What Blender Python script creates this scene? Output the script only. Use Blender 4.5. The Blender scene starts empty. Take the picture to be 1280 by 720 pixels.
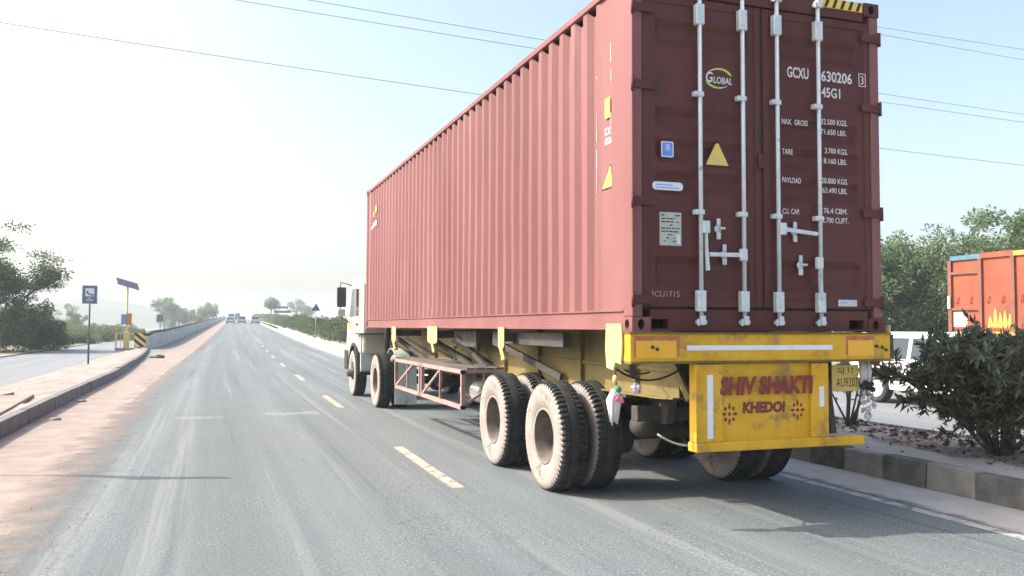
import bpy, math, random
import numpy as np
from mathutils import Vector, Matrix
R = math.radians
random.seed(7)
rng = np.random.default_rng(11)
sc = bpy.context.scene
col = sc.collection

# ------------------------------------------------------------------ camera
CAM_H = 1.57
cam_d = bpy.data.cameras.new('camera')
cam = bpy.data.objects.new('camera', cam_d)
col.objects.link(cam)
cam_d.sensor_width = 36.0
cam_d.lens = 36.0 * 1079.9 / 1280.0
cam_d.clip_start = 0.1
cam_d.clip_end = 8000.0
yaw, pitch, roll = 0.33704, 0.04528, 0.0037
fw = Vector((math.sin(yaw) * math.cos(pitch), math.cos(yaw) * math.cos(pitch), math.sin(pitch)))
rt0 = Vector((math.cos(yaw), -math.sin(yaw), 0.0))
up0 = rt0.cross(fw)
rt = rt0 * math.cos(roll) + up0 * math.sin(roll)
up = -rt0 * math.sin(roll) + up0 * math.cos(roll)
m = Matrix((rt, up, -fw)).transposed().to_4x4()
m.translation = Vector((0, 0, CAM_H))
cam.matrix_world = m
sc.camera = cam

# ------------------------------------------------------------------ sky, sun, exposure
SUN_VEC = Vector((-1.06, 0.39, 1.0)).normalized()       # towards the sun: left, a little ahead, 41 degrees up
SUN_EL = math.asin(SUN_VEC.z)
SUN_ROT = math.atan2(SUN_VEC.x, SUN_VEC.y)
world = bpy.data.worlds.new('World')
sc.world = world
world.use_nodes = True
wn = world.node_tree.nodes
wl = world.node_tree.links
wn.clear()
sky = wn.new('ShaderNodeTexSky')
sky.sky_type = 'NISHITA'
sky.sun_disc = False
sky.sun_elevation = SUN_EL
sky.sun_rotation = SUN_ROT
sky.air_density = 0.95
sky.dust_density = 5.0
sky.ozone_density = 1.0
bg = wn.new('ShaderNodeBackground')
bg.inputs['Strength'].default_value = 0.14
wo = wn.new('ShaderNodeOutputWorld')
wl.new(sky.outputs[0], bg.inputs['Color'])
wl.new(bg.outputs[0], wo.inputs['Surface'])
sun_d = bpy.data.lights.new('sun', 'SUN')
sun_d.energy = 2.6
sun_d.angle = R(0.6)
sun_d.color = (1.0, 0.95, 0.88)
sun = bpy.data.objects.new('sun', sun_d)
col.objects.link(sun)
sun.rotation_euler = (-SUN_VEC).to_track_quat('-Z', 'Y').to_euler()
sun.location = (-40, 15, 60)
sc.view_settings.view_transform = 'Standard'
sc.view_settings.look = 'None'
sc.view_settings.gamma = 1.0
sc.view_settings.use_curve_mapping = False
sc.view_settings.exposure = 1.42
sc.render.engine = 'CYCLES'
sc.cycles.use_denoising = True
sc.cycles.max_bounces = 6
sc.cycles.transparent_max_bounces = 12
sc.cycles.volume_bounces = 2

HAZE = 0.00075


# ------------------------------------------------------------------ materials
def mat(name, c1, c2=None, scale=6.0, rough=0.75, metal=0.0, bump=0.0, bscale=40.0, detail=6.0,
        stain=None, sscale=1.5, sth=0.58, stretch=None, coords='Object', spec=0.4, lo=0.35, hi=0.65, rust=None, rscale=8.0, rth=0.66, rstretch=(1, 1, 0.25)):
    """base colour c1 varied by noise to c2, optional shaped stains and bump"""
    ma = bpy.data.materials.new(name)
    ma.use_nodes = True
    nt = ma.node_tree
    N, L = nt.nodes, nt.links
    b = N['Principled BSDF']
    b.inputs['Roughness'].default_value = rough
    b.inputs['Metallic'].default_value = metal
    b.inputs['Specular IOR Level'].default_value = spec
    tc = N.new('ShaderNodeTexCoord')
    mp = N.new('ShaderNodeMapping')
    L.new(tc.outputs[coords], mp.inputs[0])
    if stretch:
        mp.inputs['Scale'].default_value = stretch
    colour = None
    if c2 is not None:
        n = N.new('ShaderNodeTexNoise')
        n.inputs['Scale'].default_value = scale
        n.inputs['Detail'].default_value = detail
        n.inputs['Roughness'].default_value = 0.62
        L.new(mp.outputs[0], n.inputs['Vector'])
        r = N.new('ShaderNodeValToRGB')
        r.color_ramp.elements[0].position = lo
        r.color_ramp.elements[1].position = hi
        r.color_ramp.elements[0].color = (*c1, 1)
        r.color_ramp.elements[1].color = (*c2, 1)
        L.new(n.outputs['Fac'], r.inputs[0])
        colour = r.outputs[0]
    if stain is not None:
        n2 = N.new('ShaderNodeTexNoise')
        n2.inputs['Scale'].default_value = sscale
        n2.inputs['Detail'].default_value = 9.0
        n2.inputs['Roughness'].default_value = 0.7
        L.new(mp.outputs[0], n2.inputs['Vector'])
        r2 = N.new('ShaderNodeValToRGB')
        r2.color_ramp.elements[0].position = sth
        r2.color_ramp.elements[1].position = min(sth + 0.12, 1.0)
        L.new(n2.outputs['Fac'], r2.inputs[0])
        mx = N.new('ShaderNodeMix')
        mx.data_type = 'RGBA'
        L.new(r2.outputs[0], mx.inputs['Factor'])
        if colour is not None:
            L.new(colour, mx.inputs['A'])
        else:
            mx.inputs['A'].default_value = (*c1, 1)
        mx.inputs['B'].default_value = (*stain, 1)
        colour = mx.outputs['Result']
    if rust is not None:
        mp4 = N.new('ShaderNodeMapping')
        mp4.inputs['Scale'].default_value = rstretch
        L.new(tc.outputs[coords], mp4.inputs[0])
        n4 = N.new('ShaderNodeTexNoise')
        n4.inputs['Scale'].default_value = rscale
        n4.inputs['Detail'].default_value = 10.0
        n4.inputs['Roughness'].default_value = 0.75
        L.new(mp4.outputs[0], n4.inputs['Vector'])
        r4 = N.new('ShaderNodeValToRGB')
        r4.color_ramp.elements[0].position = rth
        r4.color_ramp.elements[1].position = min(rth + 0.05, 1.0)
        L.new(n4.outputs['Fac'], r4.inputs[0])
        mx4 = N.new('ShaderNodeMix')
        mx4.data_type = 'RGBA'
        L.new(r4.outputs[0], mx4.inputs['Factor'])
        if colour is not None:
            L.new(colour, mx4.inputs['A'])
        else:
            mx4.inputs['A'].default_value = (*c1, 1)
        mx4.inputs['B'].default_value = (*rust, 1)
        colour = mx4.outputs['Result']
    if colour is not None:
        L.new(colour, b.inputs['Base Color'])
    else:
        b.inputs['Base Color'].default_value = (*c1, 1)
    if bump > 0:
        n3 = N.new('ShaderNodeTexNoise')
        n3.inputs['Scale'].default_value = bscale
        n3.inputs['Detail'].default_value = 5.0
        L.new(mp.outputs[0], n3.inputs['Vector'])
        bp = N.new('ShaderNodeBump')
        bp.inputs['Strength'].default_value = bump
        bp.inputs['Distance'].default_value = 0.02
        L.new(n3.outputs['Fac'], bp.inputs['Height'])
        L.new(bp.outputs[0], b.inputs['Normal'])
    return ma


def leaf_mat(name, c1, c2, rough=0.55, trans=0.38, c3=None):
    """leaf colour varies leaf by leaf; a little light passes through"""
    ma = bpy.data.materials.new(name)
    ma.use_nodes = True
    nt = ma.node_tree
    N, L = nt.nodes, nt.links
    b = N['Principled BSDF']
    g = N.new('ShaderNodeNewGeometry')
    r = N.new('ShaderNodeValToRGB')
    r.color_ramp.elements[0].color = (*c1, 1)
    r.color_ramp.elements[1].color = (*c2, 1)
    if c3:
        r.color_ramp.elements[1].position = 0.84
        e_ = r.color_ramp.elements.new(0.95)
        e_.color = (*c3, 1)
    L.new(g.outputs['Random Per Island'], r.inputs[0])
    L.new(r.outputs[0], b.inputs['Base Color'])
    b.inputs['Roughness'].default_value = rough
    b.inputs['Specular IOR Level'].default_value = 0.3
    t = N.new('ShaderNodeBsdfTranslucent')
    L.new(r.outputs[0], t.inputs['Color'])
    mx = N.new('ShaderNodeMixShader')
    mx.inputs[0].default_value = trans
    L.new(b.outputs[0], mx.inputs[1])
    L.new(t.outputs[0], mx.inputs[2])
    L.new(mx.outputs[0], N['Material Output'].inputs['Surface'])
    return ma


def asphalt_mat(name, dark, mid, dust, warm):
    ma = bpy.data.materials.new(name)
    ma.use_nodes = True
    nt = ma.node_tree
    N, L = nt.nodes, nt.links
    b = N['Principled BSDF']
    b.inputs['Roughness'].default_value = 0.86
    b.inputs['Specular IOR Level'].default_value = 0.25
    tc = N.new('ShaderNodeTexCoord')

    def noise(scale, stretch, detail=6.0, rough=0.6):
        mp = N.new('ShaderNodeMapping')
        mp.inputs['Scale'].default_value = stretch
        L.new(tc.outputs['UV'], mp.inputs[0])
        n = N.new('ShaderNodeTexNoise')
        n.inputs['Scale'].default_value = scale
        n.inputs['Detail'].default_value = detail
        n.inputs['Roughness'].default_value = rough
        L.new(mp.outputs[0], n.inputs['Vector'])
        return n.outputs['Fac']

    def ramp(fac, p0, p1, v0=0.0, v1=1.0):
        r = N.new('ShaderNodeMapRange')
        r.inputs['From Min'].default_value = p0
        r.inputs['From Max'].default_value = p1
        r.inputs['To Min'].default_value = v0
        r.inputs['To Max'].default_value = v1
        L.new(fac, r.inputs['Value'])
        return r.outputs[0]

    def mix(f, a, bb):
        x = N.new('ShaderNodeMix')
        x.data_type = 'RGBA'
        L.new(f, x.inputs['Factor'])
        for k, v in (('A', a), ('B', bb)):
            if isinstance(v, tuple):
                x.inputs[k].default_value = (*v, 1)
            else:
                L.new(v, x.inputs[k])
        return x.outputs['Result']
    streak = ramp(noise(1.0, (1.5, 0.012, 1.0), 6.0, 0.62), 0.32, 0.70)
    blot = ramp(noise(0.5, (1.0, 0.45, 1.0), 6.0, 0.65), 0.4, 0.7)
    fine = ramp(noise(42.0, (1.0, 1.0, 1.0), 3.0, 0.7), 0.36, 0.64)
    spk = ramp(noise(55.0, (1.0, 1.0, 1.0), 2.0, 0.6), 0.58, 0.66)
    patch = ramp(noise(0.7, (1.0, 0.5, 1.0), 5.0, 0.65), 0.42, 0.60)
    dk = ramp(noise(38.0, (1.0, 1.0, 1.0), 2.0, 0.6), 0.58, 0.66)
    tr1 = ramp(noise(2.6, (1.0, 0.012, 1.0), 5.0, 0.7), 0.54, 0.66)
    tr2 = ramp(noise(3.4, (1.0, 0.016, 1.0), 5.0, 0.7), 0.57, 0.68)
    c = mix(streak, mid, dust)
    c = mix(ramp(blot, 0, 1, 0.0, 0.55), c, warm)
    c = mix(ramp(fine, 0, 1, 0.42, 0.0), c, dark)
    c = mix(ramp(tr1, 0, 1, 0.0, 0.40), c, (0.30, 0.305, 0.295))
    c = mix(ramp(tr2, 0, 1, 0.0, 0.42), c, dark)
    pm = N.new('ShaderNodeMath')
    pm.operation = 'MULTIPLY'
    L.new(spk, pm.inputs[0])
    L.new(ramp(patch, 0, 1, 0.18, 0.75), pm.inputs[1])
    c = mix(pm.outputs[0], c, (0.42, 0.42, 0.39))
    pm2 = N.new('ShaderNodeMath')
    pm2.operation = 'MULTIPLY'
    L.new(dk, pm2.inputs[0])
    L.new(ramp(patch, 0, 1, 0.2, 0.8), pm2.inputs[1])
    c = mix(pm2.outputs[0], c, dark)
    # cracks and sealed seams running with the road
    wv = N.new('ShaderNodeTexVoronoi')
    wv.feature = 'DISTANCE_TO_EDGE'
    wv.inputs['Scale'].default_value = 0.55
    mpv = N.new('ShaderNodeMapping')
    mpv.inputs['Scale'].default_value = (1.0, 0.28, 1.0)
    nv = N.new('ShaderNodeTexNoise')
    nv.inputs['Scale'].default_value = 1.6
    nv.inputs['Detail'].default_value = 5
    L.new(tc.outputs['UV'], nv.inputs['Vector'])
    mv = N.new('ShaderNodeVectorMath')
    mv.operation = 'ADD'
    L.new(tc.outputs['UV'], mv.inputs[0])
    L.new(nv.outputs['Color'], mv.inputs[1])
    L.new(mv.outputs[0], mpv.inputs[0])
    L.new(mpv.outputs[0], wv.inputs['Vector'])
    ck = ramp(wv.outputs['Distance'], 0.0, 0.006, 0.34, 0.0)
    c = mix(ck, c, dark)
    L.new(c, b.inputs['Base Color'])
    bp = N.new('ShaderNodeBump')
    bp.inputs['Strength'].default_value = 0.55
    bp.inputs['Distance'].default_value = 0.012
    L.new(noise(70.0, (1.0, 1.0, 1.0), 4.0, 0.7), bp.inputs['Height'])
    L.new(bp.outputs[0], b.inputs['Normal'])
    return ma


def worn_mat(name, c1, c2, edge0=None, edge1=None, wear=0.5, scale=3.0, band=0.25, bump=0.3):
    """a thin layer (paint, blown sand) that thins out by noise; edge0 -> edge1 is the u range over which it fades in"""
    ma = mat(name, c1, c2, scale=2.5, rough=0.92, bump=bump, bscale=30.0, coords='UV', spec=0.1)
    nt = ma.node_tree
    N, L = nt.nodes, nt.links
    b = N['Principled BSDF']
    tc = N.new('ShaderNodeTexCoord')
    n = N.new('ShaderNodeTexNoise')
    n.inputs['Scale'].default_value = scale
    n.inputs['Detail'].default_value = 10.0
    n.inputs['Roughness'].default_value = 0.72
    L.new(tc.outputs['UV'], n.inputs['Vector'])
    src = n.outputs['Fac']
    if edge0 is not None:
        sx = N.new('ShaderNodeSeparateXYZ')
        L.new(tc.outputs['UV'], sx.inputs[0])
        mr = N.new('ShaderNodeMapRange')
        mr.inputs['From Min'].default_value = edge0
        mr.inputs['From Max'].default_value = edge1
        mr.inputs['To Min'].default_value = -0.45
        mr.inputs['To Max'].default_value = 0.55
        L.new(sx.outputs[0], mr.inputs['Value'])
        ad = N.new('ShaderNodeMath')
        ad.operation = 'ADD'
        L.new(src, ad.inputs[0])
        L.new(mr.outputs[0], ad.inputs[1])
        src = ad.outputs[0]
    mr2 = N.new('ShaderNodeMapRange')
    mr2.inputs['From Min'].default_value = wear - band * 0.5
    mr2.inputs['From Max'].default_value = wear + band * 0.5
    L.new(src, mr2.inputs['Value'])
    L.new(mr2.outputs[0], b.inputs['Alpha'])
    return ma


M = {}
M['asphalt'] = asphalt_mat('road asphalt', (0.046, 0.053, 0.054), (0.108, 0.130, 0.135), (0.195, 0.225, 0.230), (0.150, 0.160, 0.147))
M['asphalt2'] = asphalt_mat('service asphalt', (0.09, 0.10, 0.105), (0.18, 0.20, 0.21), (0.26, 0.27, 0.275), (0.22, 0.21, 0.2))
M['shoulder'] = worn_mat('blown sand', (0.245, 0.200, 0.170), (0.32, 0.268, 0.234), -0.75, -2.05, 0.5, 2.2, 0.5)
M['gutter'] = worn_mat('gutter dust', (0.45, 0.41, 0.35), (0.54, 0.495, 0.43), 5.75, 6.25, 0.42, 2.0, 0.3)
M['line'] = worn_mat('worn white paint', (0.60, 0.58, 0.55), (0.68, 0.66, 0.62), None, None, 0.40, 5.0, 0.2, 0.1)
M['line_dusty'] = worn_mat('dusty edge paint', (0.38, 0.37, 0.33), (0.46, 0.44, 0.40), None, None, 0.40, 5.0, 0.25, 0.1)
M['line_faint'] = worn_mat('buried white paint', (0.42, 0.40, 0.38), (0.48, 0.45, 0.42), None, None, 0.57, 2.2, 0.45, 0.1)
M['worn'] = worn_mat('last of the old paint', (0.46, 0.46, 0.45), (0.55, 0.54, 0.52), None, None, 0.62, 3.2, 0.45, 0.1)
M['dash'] = worn_mat('dusty lane paint', (0.40, 0.305, 0.245), (0.50, 0.40, 0.34), None, None, 0.415, 7.0, 0.2, 0.1)
M['sand'] = mat('verge sand', (0.235, 0.195, 0.165), (0.34, 0.29, 0.255), 1.2, 0.95, bump=0.6, bscale=14, stain=(0.24, 0.20, 0.16), sscale=2.0, sth=0.62, spec=0.1)
M['soil'] = mat('median soil', (0.30, 0.25, 0.21), (0.46, 0.42, 0.36), 1.6, 0.95, bump=0.8, bscale=18, stain=(0.15, 0.10, 0.08), sscale=1.3, sth=0.54, spec=0.1)
def dust_over(ma, c, u0, u1):
    nt = ma.node_tree
    N, L = nt.nodes, nt.links
    b = N['Principled BSDF']
    src = b.inputs['Base Color'].links[0].from_socket
    tc = N.new('ShaderNodeTexCoord')
    sx = N.new('ShaderNodeSeparateXYZ')
    L.new(tc.outputs['UV'], sx.inputs[0])
    mr = N.new('ShaderNodeMapRange')
    mr.inputs['From Min'].default_value = u0
    mr.inputs['From Max'].default_value = u1
    mr.inputs['To Min'].default_value = -0.6
    mr.inputs['To Max'].default_value = 0.6
    L.new(sx.outputs[0], mr.inputs['Value'])
    n = N.new('ShaderNodeTexNoise')
    n.inputs['Scale'].default_value = 1.8
    n.inputs['Detail'].default_value = 9.0
    n.inputs['Roughness'].default_value = 0.7
    L.new(tc.outputs['UV'], n.inputs['Vector'])
    ad = N.new('ShaderNodeMath')
    ad.operation = 'ADD'
    L.new(n.outputs['Fac'], ad.inputs[0])
    L.new(mr.outputs[0], ad.inputs[1])
    m2 = N.new('ShaderNodeMapRange')
    m2.inputs['From Min'].default_value = 0.38
    m2.inputs['From Max'].default_value = 0.62
    L.new(ad.outputs[0], m2.inputs['Value'])
    mx = N.new('ShaderNodeMix')
    mx.data_type = 'RGBA'
    L.new(m2.outputs[0], mx.inputs['Factor'])
    L.new(src, mx.inputs['A'])
    mx.inputs['B'].default_value = (*c, 1)
    L.new(mx.outputs['Result'], b.inputs['Base Color'])


dust_over(M['soil'], (0.44, 0.405, 0.35), 8.0, 7.2)
dust_over(M['shoulder'], (0.22, 0.22, 0.19), -2.35, -3.4)
M['earth'] = mat('dry earth', (0.22, 0.21, 0.14), (0.33, 0.29, 0.22), 0.12, 0.95, bump=0.5, bscale=3, stain=(0.12, 0.15, 0.07), sscale=0.09, sth=0.5, spec=0.1)
M['kerb'] = mat('kerb concrete', (0.12, 0.122, 0.115), (0.19, 0.187, 0.175), 5, 0.9, bump=0.5, bscale=30, stain=(0.07, 0.07, 0.066), sscale=1.8, sth=0.56)
M['kerb_dark'] = mat('kerb faded black', (0.09, 0.09, 0.082), (0.17, 0.165, 0.145), 6, 0.9, bump=0.5, bscale=30, stain=(0.28, 0.26, 0.22), sscale=3.0, sth=0.62)
M['kerb_light'] = mat('kerb faded white', (0.23, 0.215, 0.185), (0.33, 0.31, 0.27), 6, 0.9, bump=0.5, bscale=30, stain=(0.17, 0.15, 0.13), sscale=3.0, sth=0.6)
M['parapet'] = mat('parapet concrete', (0.34, 0.37, 0.34), (0.46, 0.48, 0.45), 0.8, 0.9, bump=0.4, bscale=10, stain=(0.22, 0.24, 0.215), sscale=0.7, sth=0.6, stretch=(1, 0.5, 1))
M['black_rail'] = mat('dark rail paint', (0.012, 0.013, 0.013), (0.02, 0.02, 0.02), 3, 0.7)
M['hill'] = mat('far hill', (0.09, 0.11, 0.08), (0.13, 0.14, 0.11), 0.02, 0.95)


# ------------------------------------------------------------------ mesh helpers
def origin(o):
    v = Vector((0, 0, 0))
    while o is not None:
        v += o.location
        o = o.parent
    return v


def tag(o, label=None, cat=None, group=None, kind=None):
    if label:
        o['label'] = label
    if cat:
        o['category'] = cat
    if group:
        o['group'] = group
    if kind:
        o['kind'] = kind
    return o


def thing(name, label, cat, loc, group=None):
    o = bpy.data.objects.new(name, None)
    o.empty_display_size = 0.2
    o.location = loc
    col.objects.link(o)
    return tag(o, label, cat, group)


def link(name, me, parent=None, loc=None):
    o = bpy.data.objects.new(name, me)
    col.objects.link(o)
    if parent is not None:
        o.parent = parent
    if loc is not None:
        o.location = loc
    return o


class MB:
    """collects shapes given in world metres; build() links them as one mesh object"""

    def __init__(s):
        s.v, s.f, s.mi, s.sm, s.uv = [], [], [], [], None

    def add(s, vs, fs, mi=0, smooth=False):
        k = len(s.v)
        s.v += [tuple(p) for p in vs]
        for f in fs:
            s.f.append(tuple(i + k for i in f))
            s.mi.append(mi)
            s.sm.append(smooth)
        return s

    def box(s, x0, x1, y0, y1, z0, z1, mi=0, c=0.0):
        if c <= 0:
            vs = [(x, y, z) for z in (z0, z1) for y in (y0, y1) for x in (x0, x1)]
            fs = [(0, 2, 3, 1), (4, 5, 7, 6), (0, 1, 5, 4), (2, 6, 7, 3), (0, 4, 6, 2), (1, 3, 7, 5)]
            return s.add(vs, fs, mi)
        vs, fs = [], []
        lo, hi = (x0, y0, z0), (x1, y1, z1)
        idx = {}
        for cx in (0, 1):
            for cy in (0, 1):
                for cz in (0, 1):
                    cc = (cx, cy, cz)
                    for ax in range(3):
                        p = []
                        for a in range(3):
                            e = hi[a] if cc[a] else lo[a]
                            if a != ax:
                                e += -c if cc[a] else c
                            p.append(e)
                        idx[(cc, ax)] = len(vs)
                        vs.append(tuple(p))
        def flip(cc, a):
            q = list(cc)
            q[a] = 1 - q[a]
            return tuple(q)
        for ax in range(3):
            a, b = [k for k in range(3) if k != ax]
            for sd in (0, 1):
                cc = [0, 0, 0]
                cc[ax] = sd
                c0 = tuple(cc)
                c1 = flip(c0, a)
                c2 = flip(c1, b)
                c3 = flip(c0, b)
                q = [idx[(k, ax)] for k in (c0, c1, c2, c3)]
                fs.append(tuple(q))
        for ax in range(3):
            a, b = [k for k in range(3) if k != ax]
            for ca in (0, 1):
                for cb in (0, 1):
                    cc = [0, 0, 0]
                    cc[a], cc[b] = ca, cb
                    c0 = tuple(cc)
                    c1 = flip(c0, ax)
                    fs.append((idx[(c0, a)], idx[(c1, a)], idx[(c1, b)], idx[(c0, b)]))
        for cx in (0, 1):
            for cy in (0, 1):
                for cz in (0, 1):
                    fs.append(tuple(idx[((cx, cy, cz), ax)] for ax in range(3)))
        return s.add(vs, fs, mi)

    def bar(s, p0, p1, w, h, mi=0, upv=(0, 0, 1)):
        p0, p1 = Vector(p0), Vector(p1)
        d = (p1 - p0).normalized()
        u = Vector(upv)
        if abs(d.dot(u)) > 0.98:
            u = Vector((0, 1, 0))
        sx = d.cross(u).normalized()
        uz = sx.cross(d)
        vs = []
        for p in (p0, p1):
            for a, b in ((-1, -1), (1, -1), (1, 1), (-1, 1)):
                vs.append(p + sx * a * w / 2 + uz * b * h / 2)
        return s.add(vs, [(0, 1, 2, 3), (7, 6, 5, 4), (0, 4, 5, 1), (1, 5, 6, 2), (2, 6, 7, 3), (3, 7, 4, 0)], mi)

    def tube(s, pts, r, n=8, mi=0, cap=True, smooth=True):
        pts = [Vector(p) for p in pts]
        rs = r if isinstance(r, (list, tuple)) else [r] * len(pts)
        vs, fs = [], []
        prev = None
        for i, p in enumerate(pts):
            d = (pts[min(i + 1, len(pts) - 1)] - pts[max(i - 1, 0)]).normalized()
            if prev is None:
                a = d.cross(Vector((0, 0, 1)))
                if a.length < 1e-3:
                    a = d.cross(Vector((0, 1, 0)))
            else:
                a = prev - d * prev.dot(d)
            a.normalize()
            prev = a
            b = d.cross(a)
            for k in range(n):
                t = 2 * math.pi * k / n
                vs.append(p + (a * math.cos(t) + b * math.sin(t)) * rs[i])
        for i in range(len(pts) - 1):
            for k in range(n):
                k2 = (k + 1) % n
                fs.append((i * n + k, i * n + k2, (i + 1) * n + k2, (i + 1) * n + k))
        s.add(vs, fs, mi, smooth)
        if cap:
            k = len(s.v) - len(vs)
            s.f.append(tuple(k + j for j in range(n))[::-1])
            s.f.append(tuple(k + (len(pts) - 1) * n + j for j in range(n)))
            s.mi += [mi, mi]
            s.sm += [False, False]
        return s

    def lathe(s, prof, c, axis='x', n=32, mi=0, smooth=True, closed=False):
        """prof: (a, r) along the axis; c the centre"""
        vs, fs = [], []
        for a, r in prof:
            for k in range(n):
                t = 2 * math.pi * k / n
                q, w = r * math.cos(t), r * math.sin(t)
                p = {'x': (a, q, w), 'y': (q, a, w), 'z': (q, w, a)}[axis]
                vs.append((c[0] + p[0], c[1] + p[1], c[2] + p[2]))
        m_ = len(prof)
        for i in range(m_ if closed else m_ - 1):
            j = (i + 1) % m_
            for k in range(n):
                k2 = (k + 1) % n
                fs.append((i * n + k, i * n + k2, j * n + k2, j * n + k))
        return s.add(vs, fs, mi, smooth)

    def prism(s, outline, axis, a0, a1, mi=0, smooth=False):
        """2D outline pushed along an axis; 'x': (y,z), 'y': (x,z), 'z': (x,y)"""
        n = len(outline)
        vs = []
        for a in (a0, a1):
            for p, q in outline:
                vs.append({'x': (a, p, q), 'y': (p, a, q), 'z': (p, q, a)}[axis])
        fs = [tuple(range(n))[::-1], tuple(range(n, 2 * n))]
        s.add(vs, fs, mi)
        k = len(s.v) - 2 * n
        for i in range(n):
            j = (i + 1) % n
            s.f.append((k + i, k + j, k + n + j, k + n + i))
            s.mi.append(mi)
            s.sm.append(smooth)
        return s

    def ball(s, c, r, n=10, mi=0, sq=(1, 1, 1)):
        prof = []
        vs, fs = [], []
        for i in range(n // 2 + 1):
            t = math.pi * i / (n // 2)
            for k in range(n):
                u = 2 * math.pi * k / n
                vs.append((c[0] + r * sq[0] * math.sin(t) * math.cos(u), c[1] + r * sq[1] * math.sin(t) * math.sin(u), c[2] + r * sq[2] * math.cos(t)))
        for i in range(n // 2):
            for k in range(n):
                k2 = (k + 1) % n
                fs.append((i * n + k, (i + 1) * n + k, (i + 1) * n + k2, i * n + k2))
        return s.add(vs, fs, mi, True)

    def build(s, name, mats, parent=None, loc=None, bevel=0.0, fix=True):
        me = bpy.data.meshes.new(name)
        o0 = origin(parent) if parent is not None else (Vector(loc) if loc is not None else Vector((0, 0, 0)))
        me.from_pydata([(p[0] - o0.x, p[1] - o0.y, p[2] - o0.z) for p in s.v], [], s.f)
        if not isinstance(mats, (list, tuple)):
            mats = [mats]
        for x in mats:
            me.materials.append(x)
        me.polygons.foreach_set('material_index', s.mi)
        me.polygons.foreach_set('use_smooth', s.sm)
        if fix:
            import bmesh
            b = bmesh.new()
            b.from_mesh(me)
            bmesh.ops.recalc_face_normals(b, faces=b.faces)
            b.to_mesh(me)
            b.free()
        me.update()
        o = link(name, me, parent, loc if parent is None else None)
        if bevel > 0:
            md = o.modifiers.new('edge', 'BEVEL')
            md.width = bevel
            md.segments = 2
            md.limit_method = 'ANGLE'
            md.angle_limit = R(40)
        return o


def copy_tree(o, parent=None):
    c = o.copy()
    col.objects.link(c)
    c.parent = parent
    for ch in list(o.children):
        copy_tree(ch, c)
    return c


FONT_CACHE = {}


def text_part(s, name, ma, parent, plane, box, d, offset=0.0, shear=0.0, bold=0.0):
    """flat lettering fitted to box=(a0,a1,z0,z1); plane 'y' faces -Y (a = X), plane 'x' faces -X (a runs -Y)"""
    cu = bpy.data.curves.new(name, 'FONT')
    cu.body = s
    cu.offset = offset
    cu.shear = shear
    cu.resolution_u = 3
    if bold:
        cu.bevel_depth = bold
        cu.bevel_resolution = 0
    ob = bpy.data.objects.new(name, cu)
    me = bpy.data.meshes.new_from_object(ob)
    bpy.data.objects.remove(ob)
    bpy.data.curves.remove(cu)
    n = len(me.vertices)
    co = np.empty(n * 3)
    me.vertices.foreach_get('co', co)
    co = co.reshape(-1, 3)
    lo, hi = co.min(0), co.max(0)
    a0, a1, z0, z1 = box
    a = a0 + (co[:, 0] - lo[0]) / (hi[0] - lo[0]) * (a1 - a0)
    z = z0 + (co[:, 1] - lo[1]) / (hi[1] - lo[1]) * (z1 - z0)
    out = np.empty_like(co)
    if plane == 'y':
        out[:, 0], out[:, 1], out[:, 2] = a, d - (co[:, 2] - lo[2]) * 0.03, z
    else:
        out[:, 0], out[:, 1], out[:, 2] = d, a, z
    o0 = origin(parent)
    out -= np.array(o0)
    me.vertices.foreach_set('co', out.ravel())
    me.materials.clear()
    me.materials.append(ma)
    me.update()
    return link(name, me, parent)


# ------------------------------------------------------------------ road profile
def sp(t, w):
    return w * np.logaddexp(0, t / w)


def zr(Y):
    return 0.0142 * (sp(np.asarray(Y, float) - 52, 9) - sp(np.asarray(Y, float) - 430, 30)) - 0.0142 * sp(-52.0, 9)


def cr(Y):
    return 0.0285 * sp(np.asarray(Y, float) - 28, 6)


YS = np.concatenate([np.arange(-30, 30, 1.0), np.arange(30, 120, 2.0), np.arange(120, 900.1, 10.0)])


def strip(name, us, dz, ma, Ys=YS, parent=None, kind='structure', curve=True, noise=0.0):
    """a sheet along the road; us: numbers or functions of Y, dz: number or one per u"""
    nu, ny = len(us), len(Ys)
    dzs = dz if isinstance(dz, (list, tuple)) else [dz] * nu
    V = np.zeros((ny, nu, 3))
    UV = np.zeros((ny, nu, 2))
    base = zr(Ys) if curve else np.zeros(ny)
    cc = cr(Ys) if curve else np.zeros(ny)
    for j, u in enumerate(us):
        uu = np.array([u(y) for y in Ys]) if callable(u) else np.full(ny, float(u))
        V[:, j, 0] = uu + cc
        V[:, j, 1] = Ys
        V[:, j, 2] = base + dzs[j]
        if noise and 0 < j < nu - 1:
            V[:, j, 2] += rng.normal(0, noise, ny)
        UV[:, j, 0] = uu
        UV[:, j, 1] = Ys
    i, j = np.meshgrid(np.arange(ny - 1), np.arange(nu - 1), indexing='ij')
    a = (i * nu + j).ravel()
    F = np.stack([a, a + 1, a + nu + 1, a + nu], 1)
    me = bpy.data.meshes.new(name)
    me.from_pydata(V.reshape(-1, 3).tolist(), [], F.tolist())
    uvl = me.uv_layers.new(name='UVMap')
    li = np.empty(len(me.loops), dtype=np.int32)
    me.loops.foreach_get('vertex_index', li)
    uvl.data.foreach_set('uv', UV.reshape(-1, 2)[li].ravel())
    me.materials.append(ma)
    me.polygons.foreach_set('use_smooth', [True] * len(me.polygons))
    o = link(name, me, parent)
    if kind:
        o['kind'] = kind
    return o


# ------------------------------------------------------------------ the setting
def kerb_x(Y):            # face of the left kerb, then of the parapet, as offset u
    if Y <= 28:
        return -2.68
    if Y <= 57:
        t = (Y - 28) / 29.0
        return (-2.68 * (1 - t) + -3.42 * t) - float(cr(Y)) * t - 0.0
    return -3.97 - max(0.0, 0.28 - (Y - 57) * 0.03)


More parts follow.
